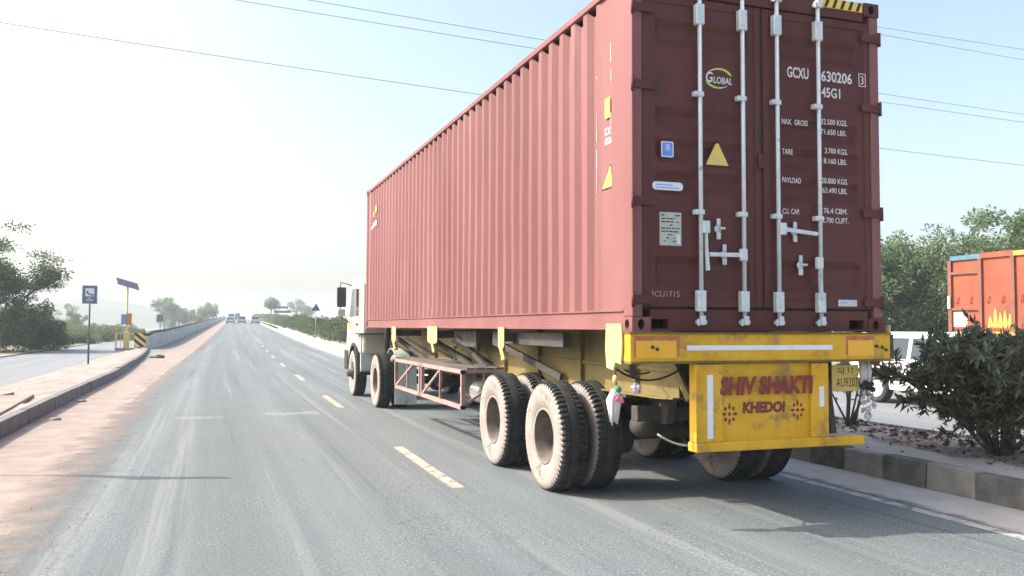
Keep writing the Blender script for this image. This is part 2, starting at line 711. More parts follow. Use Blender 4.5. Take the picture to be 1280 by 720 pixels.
# ground to the horizon
g = MB()
g.add([(-2600, -400, -0.12), (2600, -400, -0.12), (2600, 2600, -0.12), (-2600, 2600, -0.12)], [(0, 1, 2, 3)])
tag(g.build('ground', M['earth']), kind='structure')
strip('road', [-4.4, -3, -1.5, 0.5, 2.5, 4.2, 5.8, 6.62], 0.0, M['asphalt'])
YN = np.concatenate([np.arange(-30, 40, 0.5), np.arange(40, 120, 2.0), np.arange(120, 900.1, 10.0)])
strip('sand_shoulder', [kerb_x, lambda y: (kerb_x(y) - 0.8) / 2 - 0.4, -0.72], [0.012, 0.008, 0.004], M['shoulder'], YN)
strip('gutter_dust', [5.72, 6.2, 6.62], [0.008, 0.008, 0.012], M['gutter'], YN)
strip('left_edge_line', [-1.60, -1.48], 0.0135, M['line_faint'], np.arange(19, 420, 4.0))
strip('right_edge_line', [5.74, 5.87], 0.0045, M['line_dusty'], np.arange(-10, 420, 2.0))
lane = bpy.data.objects.new('lane_marking', None)
col.objects.link(lane)
lane['kind'] = 'structure'
for k in range(-1, 26):
    y0 = 8.2 + 8.75 * k
    strip('dash', [lambda q: 2.255 + 0.0125 * min(max(q - 9, 0), 19), lambda q: 2.385 + 0.0125 * min(max(q - 9, 0), 19)], 0.004, M['dash'], np.linspace(y0, y0 + 3.0, 4), lane, None)

strip('worn_paint', [-0.55, -0.1, 0.25], 0.0042, M['worn'], np.array([15.55, 15.75, 15.95]))
strip('worn_paint', [0.95, 1.4, 1.9], 0.0042, M['worn'], np.array([15.8, 16.05, 16.3]))
# far carriageway beyond the median, verge and embankment
strip('far_carriageway', [9.12, 12, 15, 17.0], 0.0, M['asphalt2'])
strip('far_edge_line', [9.5, 9.62], 0.004, M['line'], np.arange(-10, 300, 4.0))
strip('far_verge', [17.0, 19, 60, 200], [0.0, -0.06, -0.09, -0.1], M['earth'], np.arange(-60, 60, 4.0))
EB = np.arange(48, 900.1, 8.0)
strip('embankment', [17.0, 19.0, lambda y: 19.1 + 2.0 * float(zr(y))], [0.0, -0.02, 0.0], M['earth'], EB)
emb = bpy.data.objects['embankment']
for v in emb.data.vertices:
    if v.index % 3 == 2:
        v.co.z = -0.115
# service road on the left, at ground level
strip('service_road', [-9.6, -7, -4.98], -0.02, M['asphalt2'], np.arange(-30, 500, 5.0), curve=False)
strip('scrubland', [-260, -60, -14, -9.6], [-0.02, -0.03, -0.01, 0.03], M['earth'], np.arange(-30, 400, 10.0), curve=False)


def bumpy(name, us0, us1, Ys, nu, z0, z1, ma, amp, curve=True):
    """lumpy dirt strip between two offsets"""
    ny = len(Ys)
    V = []
    for i, y in enumerate(Ys):
        a = us0(y) if callable(us0) else us0
        b = us1(y) if callable(us1) else us1
        for j in range(nu):
            t = j / (nu - 1)
            z = z0 * (1 - t) + z1 * t
            if 0 < j < nu - 1:
                z += rng.normal(0, amp) + 0.6 * amp * math.sin(y * 1.7 + j)
            V.append((a * (1 - t) + b * t + (float(cr(y)) if curve else 0.0), y, z + (float(zr(y)) if curve else 0.0)))
    F = [(i * nu + j, i * nu + j + 1, (i + 1) * nu + j + 1, (i + 1) * nu + j) for i in range(ny - 1) for j in range(nu - 1)]
    me = bpy.data.meshes.new(name)
    me.from_pydata(V, [], F)
    me.materials.append(ma)
    me.polygons.foreach_set('use_smooth', [True] * len(F))
    uvl = me.uv_layers.new(name='UVMap')
    for lp in me.loops:
        p = V[lp.vertex_index]
        uvl.data[lp.index].uv = (p[0] - (float(cr(p[1])) if curve else 0.0), p[1])
    o = link(name, me)
    o['kind'] = 'structure'
    return o


bumpy('sand_verge', lambda y: -4.98, lambda y: kerb_x(y) + float(cr(y)) - 0.17, np.arange(-12, 58.1, 0.5), 8, 0.0, 0.235, M['sand'], 0.018, curve=False)
bumpy('median_soil', 6.78, 8.98, np.concatenate([np.arange(-12, 30, 0.4), np.arange(30, 420, 4.0)]), 14, 0.235, 0.20, M['soil'], 0.022)

# kerbs: each stone a piece
kl = tag(bpy.data.objects.new('left_kerb', None), kind='structure')
col.objects.link(kl)
y = -6.0
stones = 0
while y < 57:
    ln = 2.4
    y1 = min(y + ln, 57.4)
    xa, xb = kerb_x(y) + float(cr(y)), kerb_x(y1) + float(cr(y1))
    j0, j1 = random.uniform(-0.012, 0.012), random.uniform(-0.012, 0.012)
    h = 0.245 + random.uniform(-0.02, 0.015)
    zb, g_ = -0.08, 0.005 if abs(y1 - 15.6) > 1.3 else 0.016
    vs = [(xa - 0.17 + j0, y + g_, zb), (xa + j0, y + g_, zb), (xb + j1, y1 - g_, zb), (xb - 0.17 + j1, y1 - g_, zb)]
    vs2 = [(xa - 0.17 + j0, y + g_, h), (xa - 0.018 + j0, y + g_, h), (xb - 0.018 + j1, y1 - g_, h), (xb - 0.17 + j1, y1 - g_, h)]
    mb = MB()
    mb.add(vs + vs2, [(0, 3, 2, 1), (4, 5, 6, 7), (0, 1, 5, 4), (1, 2, 6, 5), (2, 3, 7, 6), (3, 0, 4, 7)])
    mb.build('kerb_stone', M['kerb'], kl, bevel=0.012)
    y = y1
krr = tag(bpy.data.objects.new('right_kerb', None), kind='structure')
col.objects.link(krr)
y = 3.25
k = 0
while y < 130:
    ln = 0.575 if y < 40 else 2.3
    y1 = y + ln
    x0 = 6.62 + float(cr(y))
    x1 = 6.62 + float(cr(y1))
    z0, z1 = float(zr(y)), float(zr(y1))
    h = 0.255 + random.uniform(-0.012, 0.012)
    jx = random.uniform(-0.012, 0.012)
    g_ = 0.005
    mb = MB()
    mb.add([(x0 + jx, y + g_, z0 - 0.1), (x0 + 0.17, y + g_, z0 - 0.1), (x1 + 0.17, y1 - g_, z1 - 0.1), (x1 + jx, y1 - g_, z1 - 0.1),
            (x0 + 0.015 + jx, y + g_, z0 + h), (x0 + 0.17, y + g_, z0 + h), (x1 + 0.17, y1 - g_, z1 + h), (x1 + 0.015 + jx, y1 - g_, z1 + h)],
           [(0, 3, 2, 1), (4, 5, 6, 7), (0, 1, 5, 4), (1, 2, 6, 5), (2, 3, 7, 6), (3, 0, 4, 7)])
    ma = M['kerb_dark'] if k % 2 == 0 else M['kerb_light']
    if y > 40:
        ma = M['kerb_light']
    mb.build('kerb_stone', ma, krr, bevel=0.014)
    y = y1
    k += 1
strip('far_kerb', [8.96, 8.97, 9.11, 9.125], [-0.05, 0.22, 0.22, -0.05], M['kerb'], np.arange(-12, 420, 4.0))

# parapet wall of the ramp, with a dark rail on top
PY = np.concatenate([np.arange(57.5, 130, 2.5), np.arange(130, 460, 10.0)])
pw = thing('parapet_wall', 'long grey concrete parapet wall climbing beside the left shoulder with a dark rail on top', 'wall', (-3.0, 57.5, 0.0))
mb = MB()
mr = MB()
n = len(PY)
for i, yy in enumerate(PY):
    u = kerb_x(yy)
    x = u + float(cr(yy))
    z = float(zr(yy))
    tp = z + (0.95 if i else 0.80)
    mb.v += [(x + 0.06, yy, z - 0.3), (x, yy, z + 0.3), (x - 0.05, yy, tp), (x - 0.27, yy, tp), (x - 0.36, yy, -0.4)]
    mr.v += [(x - 0.04, yy, tp + 0.03), (x - 0.04, yy, tp + 0.16), (x - 0.25, yy, tp + 0.16), (x - 0.25, yy, tp + 0.03)]
for i in range(n - 1):
    for q in range(5):
        q2 = (q + 1) % 5
        mb.f.append((i * 5 + q, i * 5 + q2, (i + 1) * 5 + q2, (i + 1) * 5 + q))
    for q in range(4):
        q2 = (q + 1) % 4
        mr.f.append((i * 4 + q, i * 4 + q2, (i + 1) * 4 + q2, (i + 1) * 4 + q))
mb.f += [(0, 1, 2, 3, 4), tuple((n - 1) * 5 + q for q in (4, 3, 2, 1, 0))]
mr.f += [(0, 1, 2, 3), tuple((n - 1) * 4 + q for q in (3, 2, 1, 0))]
for b_ in (mb, mr):
    b_.mi = [0] * len(b_.f)
    b_.sm = [False] * len(b_.f)
mb.build('wall_body', M['parapet'], pw)
mr.build('rail', M['black_rail'], pw)

# low hill far off on the left
hv, hf = [], []
HN = 40
for i in range(HN + 1):
    t = i / HN
    x = -330 + 560 * t - 90
    h = 19.0 * math.exp(-((x + 78) / 52.0) ** 2) + 9.0 * math.exp(-((x + 190) / 90.0) ** 2) + 5.0 * math.exp(-((x - 20) / 80.0) ** 2) + 0.6 * math.sin(i * 1.9)
    for j, (dy, f) in enumerate(((0, 0.0), (40, 0.62), (90, 1.0), (170, 0.6), (260, 0.0))):
        hv.append((x, 560 + dy, h * f - 0.2 + (0.5 * math.sin(i * 2.3 + j) if 0 < j < 4 else 0)))
for i in range(HN):
    for j in range(4):
        hf.append((i * 5 + j, (i + 1) * 5 + j, (i + 1) * 5 + j + 1, i * 5 + j + 1))
hm = MB()
hm.add(hv, hf, 0, True)
tag(hm.build('hill', M['hill']), kind='structure')

# ------------------------------------------------------------------ shipping container
M['cont'] = mat('container paint', (0.175, 0.065, 0.062), (0.235, 0.100, 0.095), 0.7, 0.6, bump=0.08, bscale=25, stretch=(1, 1, 0.22),
                stain=(0.245, 0.125, 0.115), sscale=1.1, sth=0.58, spec=0.3, rust=(0.13, 0.055, 0.04), rscale=5.0, rth=0.645, rstretch=(1, 1.2, 0.22))
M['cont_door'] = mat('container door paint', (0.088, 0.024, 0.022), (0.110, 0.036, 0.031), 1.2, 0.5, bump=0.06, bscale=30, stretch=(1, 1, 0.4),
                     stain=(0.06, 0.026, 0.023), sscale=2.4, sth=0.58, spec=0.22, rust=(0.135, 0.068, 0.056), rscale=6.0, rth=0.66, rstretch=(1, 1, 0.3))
M['gasket'] = mat('door gasket', (0.02, 0.02, 0.02), None, rough=0.8)
M['void'] = mat('dark inside', (0.012, 0.012, 0.012), None, rough=0.95, spec=0.05)
M['galv'] = mat('galvanised steel', (0.52, 0.58, 0.59), (0.66, 0.71, 0.71), 9, 0.5, metal=0.25, stain=(0.34, 0.31, 0.28), sscale=9, sth=0.56, rust=(0.20, 0.105, 0.06), rscale=14, rth=0.67, rstretch=(1, 1, 0.4))
M['white_ink'] = mat('white lettering', (0.74, 0.72, 0.71), (0.60, 0.56, 0.56), 60, 0.7, rust=(0.14, 0.06, 0.06), rscale=45, rth=0.60, rstretch=(1, 1, 1))
M['green_ink'] = mat('lime logo', (0.42, 0.66, 0.08), None, rough=0.6)
M['yellow_st'] = mat('yellow sticker', (0.80, 0.58, 0.08), (0.72, 0.50, 0.10), 30, 0.6)
M['black_ink'] = mat('black sticker', (0.015, 0.015, 0.015), None, rough=0.6)
M['blue_st'] = mat('blue sticker', (0.12, 0.26, 0.72), None, rough=0.6)
M['pale_st'] = mat('pale sticker', (0.72, 0.74, 0.76), (0.62, 0.68, 0.76), 25, 0.6)
M['alu_plate'] = mat('data plate', (0.40, 0.42, 0.36), (0.50, 0.52, 0.46), 25, 0.5, metal=0.2)
M['scrape'] = mat('scraped pale paint', (0.55, 0.45, 0.43), (0.42, 0.30, 0.29), 30, 0.8)
M['chalk'] = mat('chalk', (0.44, 0.33, 0.32), (0.36, 0.23, 0.23), 60, 0.9)

CX0, CX1, CY0, CY1, CZ0, CZ1 = 3.115, 5.553, 6.05, 18.242, 1.54, 4.436
ct = thing('shipping_container', 'forty foot maroon shipping container with closed rear doors riding on the yellow trailer', 'container',
           ((CX0 + CX1) / 2, (CY0 + CY1) / 2, CZ0))
PROF = []
yy = CY0 + 0.16
zz = [(CY0 + 0.16, 0.0), (CY0 + 0.40, 0.0), (CY0 + 0.43, 0.012), (CY0 + 0.62, 0.012), (CY0 + 0.66, 0.0)]
y = CY0 + 0.70
pts = list(zz)
while y + 0.278 < CY1 - 0.16:
    pts += [(y, 0.0), (y + 0.056, 0.046), (y + 0.139, 0.046), (y + 0.195, 0.0)]
    y += 0.278
pts.append((CY1 - 0.14, 0.0))
for side in (0, 1):
    mb = MB()
    x0, sg = (CX0 + 0.018, 1) if side == 0 else (CX1 - 0.018, -1)
    zlo, zhi = CZ0 + 0.155, CZ1 - 0.055
    nz = 10
    vs = []
    for (py, d) in pts:
        for q in range(nz + 1):
            zq = zlo + (zhi - (0.06 if d > 0.03 else 0.0) - zlo) * q / nz  # recess tops cut short: open gap shaped to imitate the rail's shadow
            dent = 0.002 * math.sin(py * 1.3 + zq * 2.1 + side) + 0.0015 * math.sin(py * 3.1 - zq * 1.7) + 0.009 * math.exp(-((py - 9.1) ** 2 + (zq - 2.3) ** 2) / 0.12) + 0.010 * math.exp(-((py - 12.6) ** 2 + (zq - 2.0) ** 2) / 0.2)
            vs.append((x0 + sg * (d + (dent if 0 < q < nz else 0.0) * (1 if CY0 + 1.0 < py < CY1 - 0.5 else 0.3)), py, zq))
    fs = [(i * (nz + 1) + q, (i + 1) * (nz + 1) + q, (i + 1) * (nz + 1) + q + 1, i * (nz + 1) + q + 1) for i in range(len(pts) - 1) for q in range(nz)]
    mb.add(vs, fs)
    mb.build('side_panel', M['cont'], ct)
    xa, xb = (CX0 + 0.001, CX0 + 0.062) if side == 0 else (CX1 - 0.062, CX1 - 0.001)
    MB().box(xa, xb, CY0 + 0.17, CY1 - 0.17, CZ1 - 0.062, CZ1 - 0.002).build('top_rail', M['cont'], ct, bevel=0.008)
    mb = MB()
    xo, xi = (CX0 + 0.002, CX0 + 0.12) if side == 0 else (CX1 - 0.002, CX1 - 0.12)
    s_ = 1 if side == 0 else -1
    mb.prism([(xo, CZ0 + 0.012), (xo + s_ * 0.10, CZ0 + 0.012), (xo + s_ * 0.10, CZ0 + 0.024), (xo + s_ * 0.012, CZ0 + 0.024),
              (xo + s_ * 0.028, CZ0 + 0.045), (xo + s_ * 0.028, CZ0 + 0.156), (xo + s_ * 0.07, CZ0 + 0.156), (xo + s_ * 0.07, CZ0 + 0.172), (xo, CZ0 + 0.172), (xo, CZ0 + 0.160), (xo + s_ * 0.016, CZ0 + 0.154), (xo + s_ * 0.016, CZ0 + 0.040), (xo, CZ0 + 0.034)], 'y', CY0 + 0.17, CY1 - 0.17)
    mb.build('bottom_rail', M['cont'], ct)
# posts and fittings
for (xa, xb) in ((CX0 + 0.003, CX0 + 0.095), (CX1 - 0.095, CX1 - 0.003)):
    MB().box(xa, xb, CY0 + 0.004, CY0 + 0.165, CZ0 + 0.1148, CZ1 - 0.1148).build('rear_post', M['cont'], ct, bevel=0.01)
    MB().box(xa, xb, CY1 - 0.165, CY1 - 0.004, CZ0 + 0.118, CZ1 - 0.118).build('front_post', M['cont'], ct, bevel=0.01)


def ring_face(mb, cxyz, au, av, w, h, ru, rv, dep, n=20, mi=0, hole_mi=1):
    """rectangular plate with an oval hole and the hole's wall and floor"""
    c = Vector(cxyz)
    au, av = Vector(au), Vector(av)
    nrm = au.cross(av)
    angs = sorted(set([2 * math.pi * k / n for k in range(n)] + [math.atan2(h, w), math.pi - math.atan2(h, w), math.pi + math.atan2(h, w), 2 * math.pi - math.atan2(h, w)]))
    out, inn, deep = [], [], []
    for t in angs:
        ct_, st_ = math.cos(t), math.sin(t)
        sc_ = min((w / 2) / abs(ct_) if abs(ct_) > 1e-6 else 1e9, (h / 2) / abs(st_) if abs(st_) > 1e-6 else 1e9)
        out.append(c + au * ct_ * sc_ + av * st_ * sc_)
        inn.append(c + au * ct_ * ru + av * st_ * rv)
        deep.append(c + au * ct_ * ru + av * st_ * rv - nrm * dep)
    k = len(angs)
    mb.add(out + inn, [(i, (i + 1) % k, k + (i + 1) % k, k + i) for i in range(k)], mi)
    mb.add(inn + deep, [(i, (i + 1) % k, k + (i + 1) % k, k + i) for i in range(k)], mi)
    mb.add(deep, [tuple(range(k))], hole_mi)


for zi in (0, 1):
    for yi in (0, 1):
        for xi in (0, 1):
            w_, l_, h_ = 0.162, 0.178, 0.118
            xa = CX0 - 0.002 if xi == 0 else CX1 + 0.002 - w_
            ya = CY0 - 0.002 if yi == 0 else CY1 + 0.002 - l_
            za = CZ0 - 0.003 if zi == 0 else CZ1 + 0.003 - h_
            xb, yb, zb = xa + w_, ya + l_, za + h_
            mb = MB()
            # faces with holes on the two outer sides, plain inner faces
            xf = xa if xi == 0 else xb
            yf = ya if yi == 0 else yb
            ring_face(mb, ((xa + xb) / 2, yf, (za + zb) / 2), (1 if yi == 0 else -1, 0, 0), (0, 0, 1), w_, h_, 0.032, 0.042, 0.035)
            ring_face(mb, (xf, (ya + yb) / 2, (za + zb) / 2), (0, -1 if xi == 0 else 1, 0), (0, 0, 1), l_, h_, 0.036, 0.04, 0.035)
            xn = xb if xi == 0 else xa
            yn = yb if yi == 0 else ya
            mb.add([(xn, ya, za), (xn, yb, za), (xn, yb, zb), (xn, ya, zb)], [(0, 1, 2, 3)])
            mb.add([(xa, yn, za), (xb, yn, za), (xb, yn, zb), (xa, yn, zb)], [(0, 1, 2, 3)])
            mb.add([(xa, ya, za), (xb, ya, za), (xb, yb, za), (xa, yb, za)], [(0, 1, 2, 3)])
            mb.add([(xa, ya, zb), (xb, ya, zb), (xb, yb, zb), (xa, yb, zb)], [(0, 1, 2, 3)])
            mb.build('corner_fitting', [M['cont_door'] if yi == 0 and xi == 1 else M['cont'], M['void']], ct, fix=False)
MB().box(CX0 + 0.065, CX1 - 0.065, CY0 + 0.10, CY1 - 0.05, CZ1 - 0.055, CZ1 - 0.02).build('roof', M['cont'], ct)
MB().box(CX0 + 0.098, CX1 - 0.098, CY1 - 0.06, CY1 - 0.02, CZ0 + 0.12, CZ1 - 0.06).build('front_wall', M['cont'], ct)
mb = MB().box(CX0 + 0.125, CX1 - 0.125, CY0 + 0.2, CY1 - 0.2, CZ0 + 0.12, CZ0 + 0.15)
y = CY0 + 0.5
while y < CY1 - 0.3:
    mb.box(CX0 + 0.124, CX1 - 0.124, y, y + 0.045, CZ0 + 0.02, CZ0 + 0.119)
    y += 0.6
mb.build('floor_frame', M['void'], ct)

# rear frame: sill with fork pockets, header with hazard stripes
mb = MB()
sx0, sx1 = CX0 + 0.161, CX1 - 0.161
pk = [(3.285, 3.435), (5.195, 5.350)]
xs = [sx0, pk[0][0], pk[0][1], pk[1][0], pk[1][1], sx1]
zb, zt = CZ0 + 0.004, 1.715
for a, b_, solid in ((xs[0], xs[1], 1), (xs[1], xs[2], 0), (xs[2], xs[3], 1), (xs[3], xs[4], 0), (xs[4], xs[5], 1)):
    if solid:
        mb.box(a, b_, CY0 + 0.006, CY0 + 0.13, zb, zt)
    else:
        mb.box(a, b_, CY0 + 0.006, CY0 + 0.13, zb, 1.562)
        mb.box(a, b_, CY0 + 0.006, CY0 + 0.13, 1.640, zt)
        mb.box(a, b_, CY0 + 0.11, CY0 + 0.129, 1.563, 1.639, 1)
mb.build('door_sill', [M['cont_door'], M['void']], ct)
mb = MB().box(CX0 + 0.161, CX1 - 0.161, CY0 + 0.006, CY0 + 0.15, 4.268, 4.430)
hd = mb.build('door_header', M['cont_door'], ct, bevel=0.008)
for (a, b_) in ((CX0 + 0.18, CX0 + 0.60), (CX1 - 0.60, CX1 - 0.18)):
    mb = MB().box(a, b_, CY0 - 0.006, CY0 + 0.005, 4.345, 4.428, 0)
    nstr = 5
    wd = (b_ - a) / nstr
    for q in range(nstr):
        xq = a + q * wd
        mb.add([(xq + 0.01, CY0 - 0.008, 4.347), (xq + wd * 0.5, CY0 - 0.008, 4.347), (xq + wd * 0.5 + 0.035, CY0 - 0.008, 4.426), (xq + 0.045, CY0 - 0.008, 4.426)], [(0, 1, 2, 3)], 1)
    mb.build('hazard_strip', [M['yellow_st'], M['black_ink']], hd)

GROOVES = [(4.06, 3.83), (3.34, 3.14), (3.09, 2.89), (2.83, 2.63), (2.14, 1.87)]
DZ0, DZ1 = 1.735, 4.255
DY = CY0 + 0.022


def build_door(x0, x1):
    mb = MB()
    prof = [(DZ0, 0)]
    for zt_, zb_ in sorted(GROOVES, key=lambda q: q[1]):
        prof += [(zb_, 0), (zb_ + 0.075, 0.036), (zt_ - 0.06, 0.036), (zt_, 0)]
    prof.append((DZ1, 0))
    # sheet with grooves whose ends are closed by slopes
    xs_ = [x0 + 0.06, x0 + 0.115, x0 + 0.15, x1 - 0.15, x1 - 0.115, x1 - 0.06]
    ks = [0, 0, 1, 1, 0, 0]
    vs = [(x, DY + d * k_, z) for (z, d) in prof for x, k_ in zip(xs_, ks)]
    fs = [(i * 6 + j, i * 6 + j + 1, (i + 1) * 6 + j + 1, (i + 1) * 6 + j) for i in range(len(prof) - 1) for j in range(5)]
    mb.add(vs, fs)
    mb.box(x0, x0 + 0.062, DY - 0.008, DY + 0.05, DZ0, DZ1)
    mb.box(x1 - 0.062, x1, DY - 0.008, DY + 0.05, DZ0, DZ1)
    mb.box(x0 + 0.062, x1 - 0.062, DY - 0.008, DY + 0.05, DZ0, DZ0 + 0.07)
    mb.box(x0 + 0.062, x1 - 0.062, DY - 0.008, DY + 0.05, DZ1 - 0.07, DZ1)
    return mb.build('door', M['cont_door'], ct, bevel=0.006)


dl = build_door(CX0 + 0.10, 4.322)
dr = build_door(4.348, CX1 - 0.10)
MB().box(4.3225, 4.3475, DY + 0.002, DY + 0.04, DZ0, DZ1).build('gasket', M['gasket'], dr)
MB().box(CX0 + 0.096, CX1 - 0.096, DY + 0.012, DY + 0.05, 1.716, 1.7345).build('gasket', M['gasket'], dl)
MB().box(CX0 + 0.096, CX1 - 0.096, DY + 0.012, DY + 0.05, 4.2555, 4.2675).build('gasket', M['gasket'], dr)
for x in (CX0 + 0.0975, CX1 - 0.0975):
    MB().box(x - 0.0022, x + 0.0022, DY - 0.004, DY + 0.05, DZ0, DZ1).build('gasket', M['gasket'], dl if x < 4 else dr)
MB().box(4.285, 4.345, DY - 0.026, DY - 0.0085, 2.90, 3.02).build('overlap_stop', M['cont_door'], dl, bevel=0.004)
RY = DY - 0.042
for door, x in ((dl, 3.722), (dl, 4.128), (dr, 4.466), (dr, 4.886)):
    MB().tube([(x, RY, 1.60), (x, RY, 4.39)], 0.0175, 12).build('lock_rod', M['galv'], door)
    for z in (1.80, 4.13):
        mb = MB().box(x - 0.042, x + 0.034, DY - 0.068, DY - 0.009, z - 0.10, z + 0.07, c=0.006)
        for q in (-0.06, 0.03):
            mb.lathe([(-0.012, 0.0), (-0.012, 0.009), (0.0, 0.009)], (x - 0.03, DY - 0.066, z + q), 'y', 8)
        mb.build('rod_bracket', M['galv'], door)
    for z in (2.50, 3.46):
        mb = MB().box(x - 0.06, x + 0.026, DY - 0.064, DY - 0.009, z - 0.02, z + 0.02, c=0.004)
        mb.lathe([(-0.01, 0.0), (-0.01, 0.009), (0.0, 0.009)], (x - 0.045, DY - 0.063, z), 'y', 8)
        mb.build('rod_guide', M['galv'], door)
    for z, s_ in ((1.622, 1), (4.345, -1)):
        mb = MB()
        mb.box(x - 0.045, x + 0.05, CY0 - 0.03, CY0 + 0.004, z - 0.022, z + 0.008, c=0.004)
        mb.box(x - 0.022, x + 0.022, CY0 - 0.055, CY0 - 0.031, z - 0.03, z + 0.045, c=0.004)
        mb.box(x - 0.05, x - 0.028, CY0 - 0.05, CY0 - 0.031, z - 0.035, z + 0.02, c=0.003)
        mb.build('cam_keeper', M['galv'], door)


def handle(door, p0, p1, hub, vertical=False):
    """flat bar handle from the rod, with its hub and catch"""
    mb = MB()
    mb.bar(p0, p1, 0.012, 0.034)
    mb.box(p0[0] - 0.032, p0[0] + 0.032, p0[1] - 0.02, p0[1] + 0.02, p0[2] - 0.05, p0[2] + 0.05, c=0.006)
    q = Vector(p0).lerp(Vector(p1), 0.55)
    mb.bar(q, Vector(p1) + Vector((0, -0.014, 0)), 0.02, 0.026)
    mb.build('door_handle', M['galv'], door)


def catch(door, x, z):
    mb = MB()
    mb.lathe([(-0.012, 0.0), (-0.012, 0.03), (0.0, 0.034)], (x, DY - 0.0092, z), 'y', 14)
    mb.box(x - 0.02, x + 0.02, DY - 0.028, DY - 0.0095, z - 0.085, z - 0.028, c=0.005)
    mb.box(x - 0.017, x + 0.017, DY - 0.028, DY - 0.0095, z + 0.028, z + 0.085, c=0.005)
    mb.box(x - 0.008, x + 0.045, DY - 0.055, DY - 0.0215, z - 0.006, z + 0.012, c=0.003)
    mb.build('handle_catch', M['galv'], door)


HY = RY - 0.02
handle(dl, (4.105, HY, 2.165), (3.78, HY, 2.16), None)
handle(dl, (3.755, HY, 2.38), (3.765, HY, 2.03), None)
catch(dl, 3.955, 2.165)
catch(dl, 3.90, 2.375)
handle(dr, (4.49, HY, 2.395), (4.83, HY, 2.365), None)
handle(dr, (4.855, HY, 2.12), (4.868, HY, 1.82), None)
catch(dr, 4.645, 2.38)
catch(dr, 4.70, 2.10)
for side, door in ((0, dl), (1, dr)):
    for z in (1.79, 2.57, 3.50, 4.12):
        mb = MB()
        if side == 0:
            mb.box(CX0 - 0.002, CX0 + 0.20, CY0 - 0.012, CY0 + 0.002, z - 0.035, z + 0.035, c=0.003)
            mb.tube([(CX0 + 0.004, CY0 - 0.008, z - 0.06), (CX0 + 0.004, CY0 - 0.008, z + 0.06)], 0.015, 8)
        else:
            mb.box(CX1 - 0.20, CX1 + 0.002, CY0 - 0.012, CY0 + 0.002, z - 0.035, z + 0.035, c=0.003)
            mb.tube([(CX1 - 0.004, CY0 - 0.008, z - 0.06), (CX1 - 0.004, CY0 - 0.008, z + 0.06)], 0.015, 8)
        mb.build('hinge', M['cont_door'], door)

# lettering on the doors
TY = DY - 0.003
TG = DY - 0.0025
text_part('GCXU', 'lettering', M['white_ink'], dr, 'y', (4.595, 4.815, 3.70, 3.795), TY, 0.016, 0.0, 0.008)
text_part('630206', 'lettering', M['white_ink'], dr, 'y', (4.945, 5.272, 3.70, 3.795), TY, 0.016, 0.0, 0.008)
text_part('45G1', 'lettering', M['white_ink'], dr, 'y', (4.945, 5.145, 3.562, 3.65), TY, 0.016, 0.0, 0.008)
bx = text_part('3', 'lettering', M['white_ink'], dr, 'y', (5.358, 5.393, 3.71, 3.785), TY - 0.006)
mb = MB()
for (a, b_, c_, d_) in ((5.338, 5.413, 3.800, 3.806), (5.338, 5.413, 3.690, 3.696), (5.338, 5.344, 3.6965, 3.7995), (5.407, 5.413, 3.6965, 3.7995)):
    mb.box(a, b_, TY - 0.008, TY - 0.0065, c_, d_)
mb.build('check_box', M['white_ink'], dr)
rows = [('MAX.  GROSS', 4.535, 4.80, 3.318, 0.048), ('TARE', 4.535, 4.645, 3.062, 0.046), ('PAYLOAD', 4.535, 4.725, 2.82, 0.046), ('CU. CAP.', 4.535, 4.71, 2.555, 0.046)]
for s_, a, b_, z, h in rows:
    text_part(s_, 'lettering', M['white_ink'], dr, 'y', (a, b_, z - h / 2, z + h / 2), TY, 0.012)
rows = [('32.500 KGS.', 4.938, 5.215, 3.350), ('71.650 LBS.', 4.935, 5.205, 3.262), ('3.700 KGS.', 4.975, 5.215, 3.098), ('8.160 LBS.', 4.962, 5.205, 3.01),
        ('28.800 KGS.', 4.935, 5.215, 2.838), ('63.490 LBS.', 4.945, 5.205, 2.755), ('76.4 CBM.', 4.955, 5.205, 2.578), ('2.700 CUFT.', 4.940, 5.215, 2.497)]
for s_, a, b_, z in rows:
    text_part(s_, 'lettering', M['white_ink'], dr, 'y', (a, b_, z - 0.024, z + 0.024), TY, 0.012)
text_part('G', 'logo_lettering', M['white_ink'], dl, 'y', (3.800, 3.868, 3.582, 3.668), TY, 0.02, 0.12)
text_part('LOBAL', 'logo_lettering', M['white_ink'], dl, 'y', (3.872, 4.050, 3.578, 3.634), TY, 0.02, 0.12)
for sgn, ma in ((1, M['green_ink']), (-1, M['green_ink'])):
    mb = MB()
    n = 26
    for q in range(n):
        vs = []
        for t_ in (q / n, (q + 1) / n):
            th = (R(8) + t_ * R(150)) if sgn > 0 else (R(188) + t_ * R(120))
            thick = 0.022 * (1 - t_) ** 0.8 * min(1, t_ * 6 + 0.3) + 0.002
            for dr_ in (0, 1):
                a_, b_ = 0.128 - dr_ * thick, 0.085 - dr_ * thick
                ex, ez = a_ * math.cos(th), b_ * math.sin(th)
                vs.append((3.922 + ex * math.cos(R(8)) - ez * math.sin(R(8)), TY - 0.0005, 3.622 + ex * math.sin(R(8)) + ez * math.cos(R(8))))
        mb.add(vs, [(0, 1, 3, 2)], 0 if q < n * 0.62 else 1)
    mb.build('logo_arc', [ma, M['white_ink']], dl)


def plate(name, x0, x1, z0, z1, ma, parent, yf=TY, rad=0.0, t=0.0015):
    mb = MB()
    if rad > 0:
        o_ = []
        for cx_, cz_, a0 in ((x1 - rad, z1 - rad, 0), (x0 + rad, z1 - rad, 90), (x0 + rad, z0 + rad, 180), (x1 - rad, z0 + rad, 270)):
            for q in range(5):
                t_ = R(a0 + 22.5 * q)
                o_.append((cx_ + rad * math.cos(t_), cz_ + rad * math.sin(t_)))
        mb.prism(o_, 'y', yf - t, yf)
    else:
        mb.box(x0, x1, yf - t, yf, z0, z1)
    return mb.build(name, ma, parent)


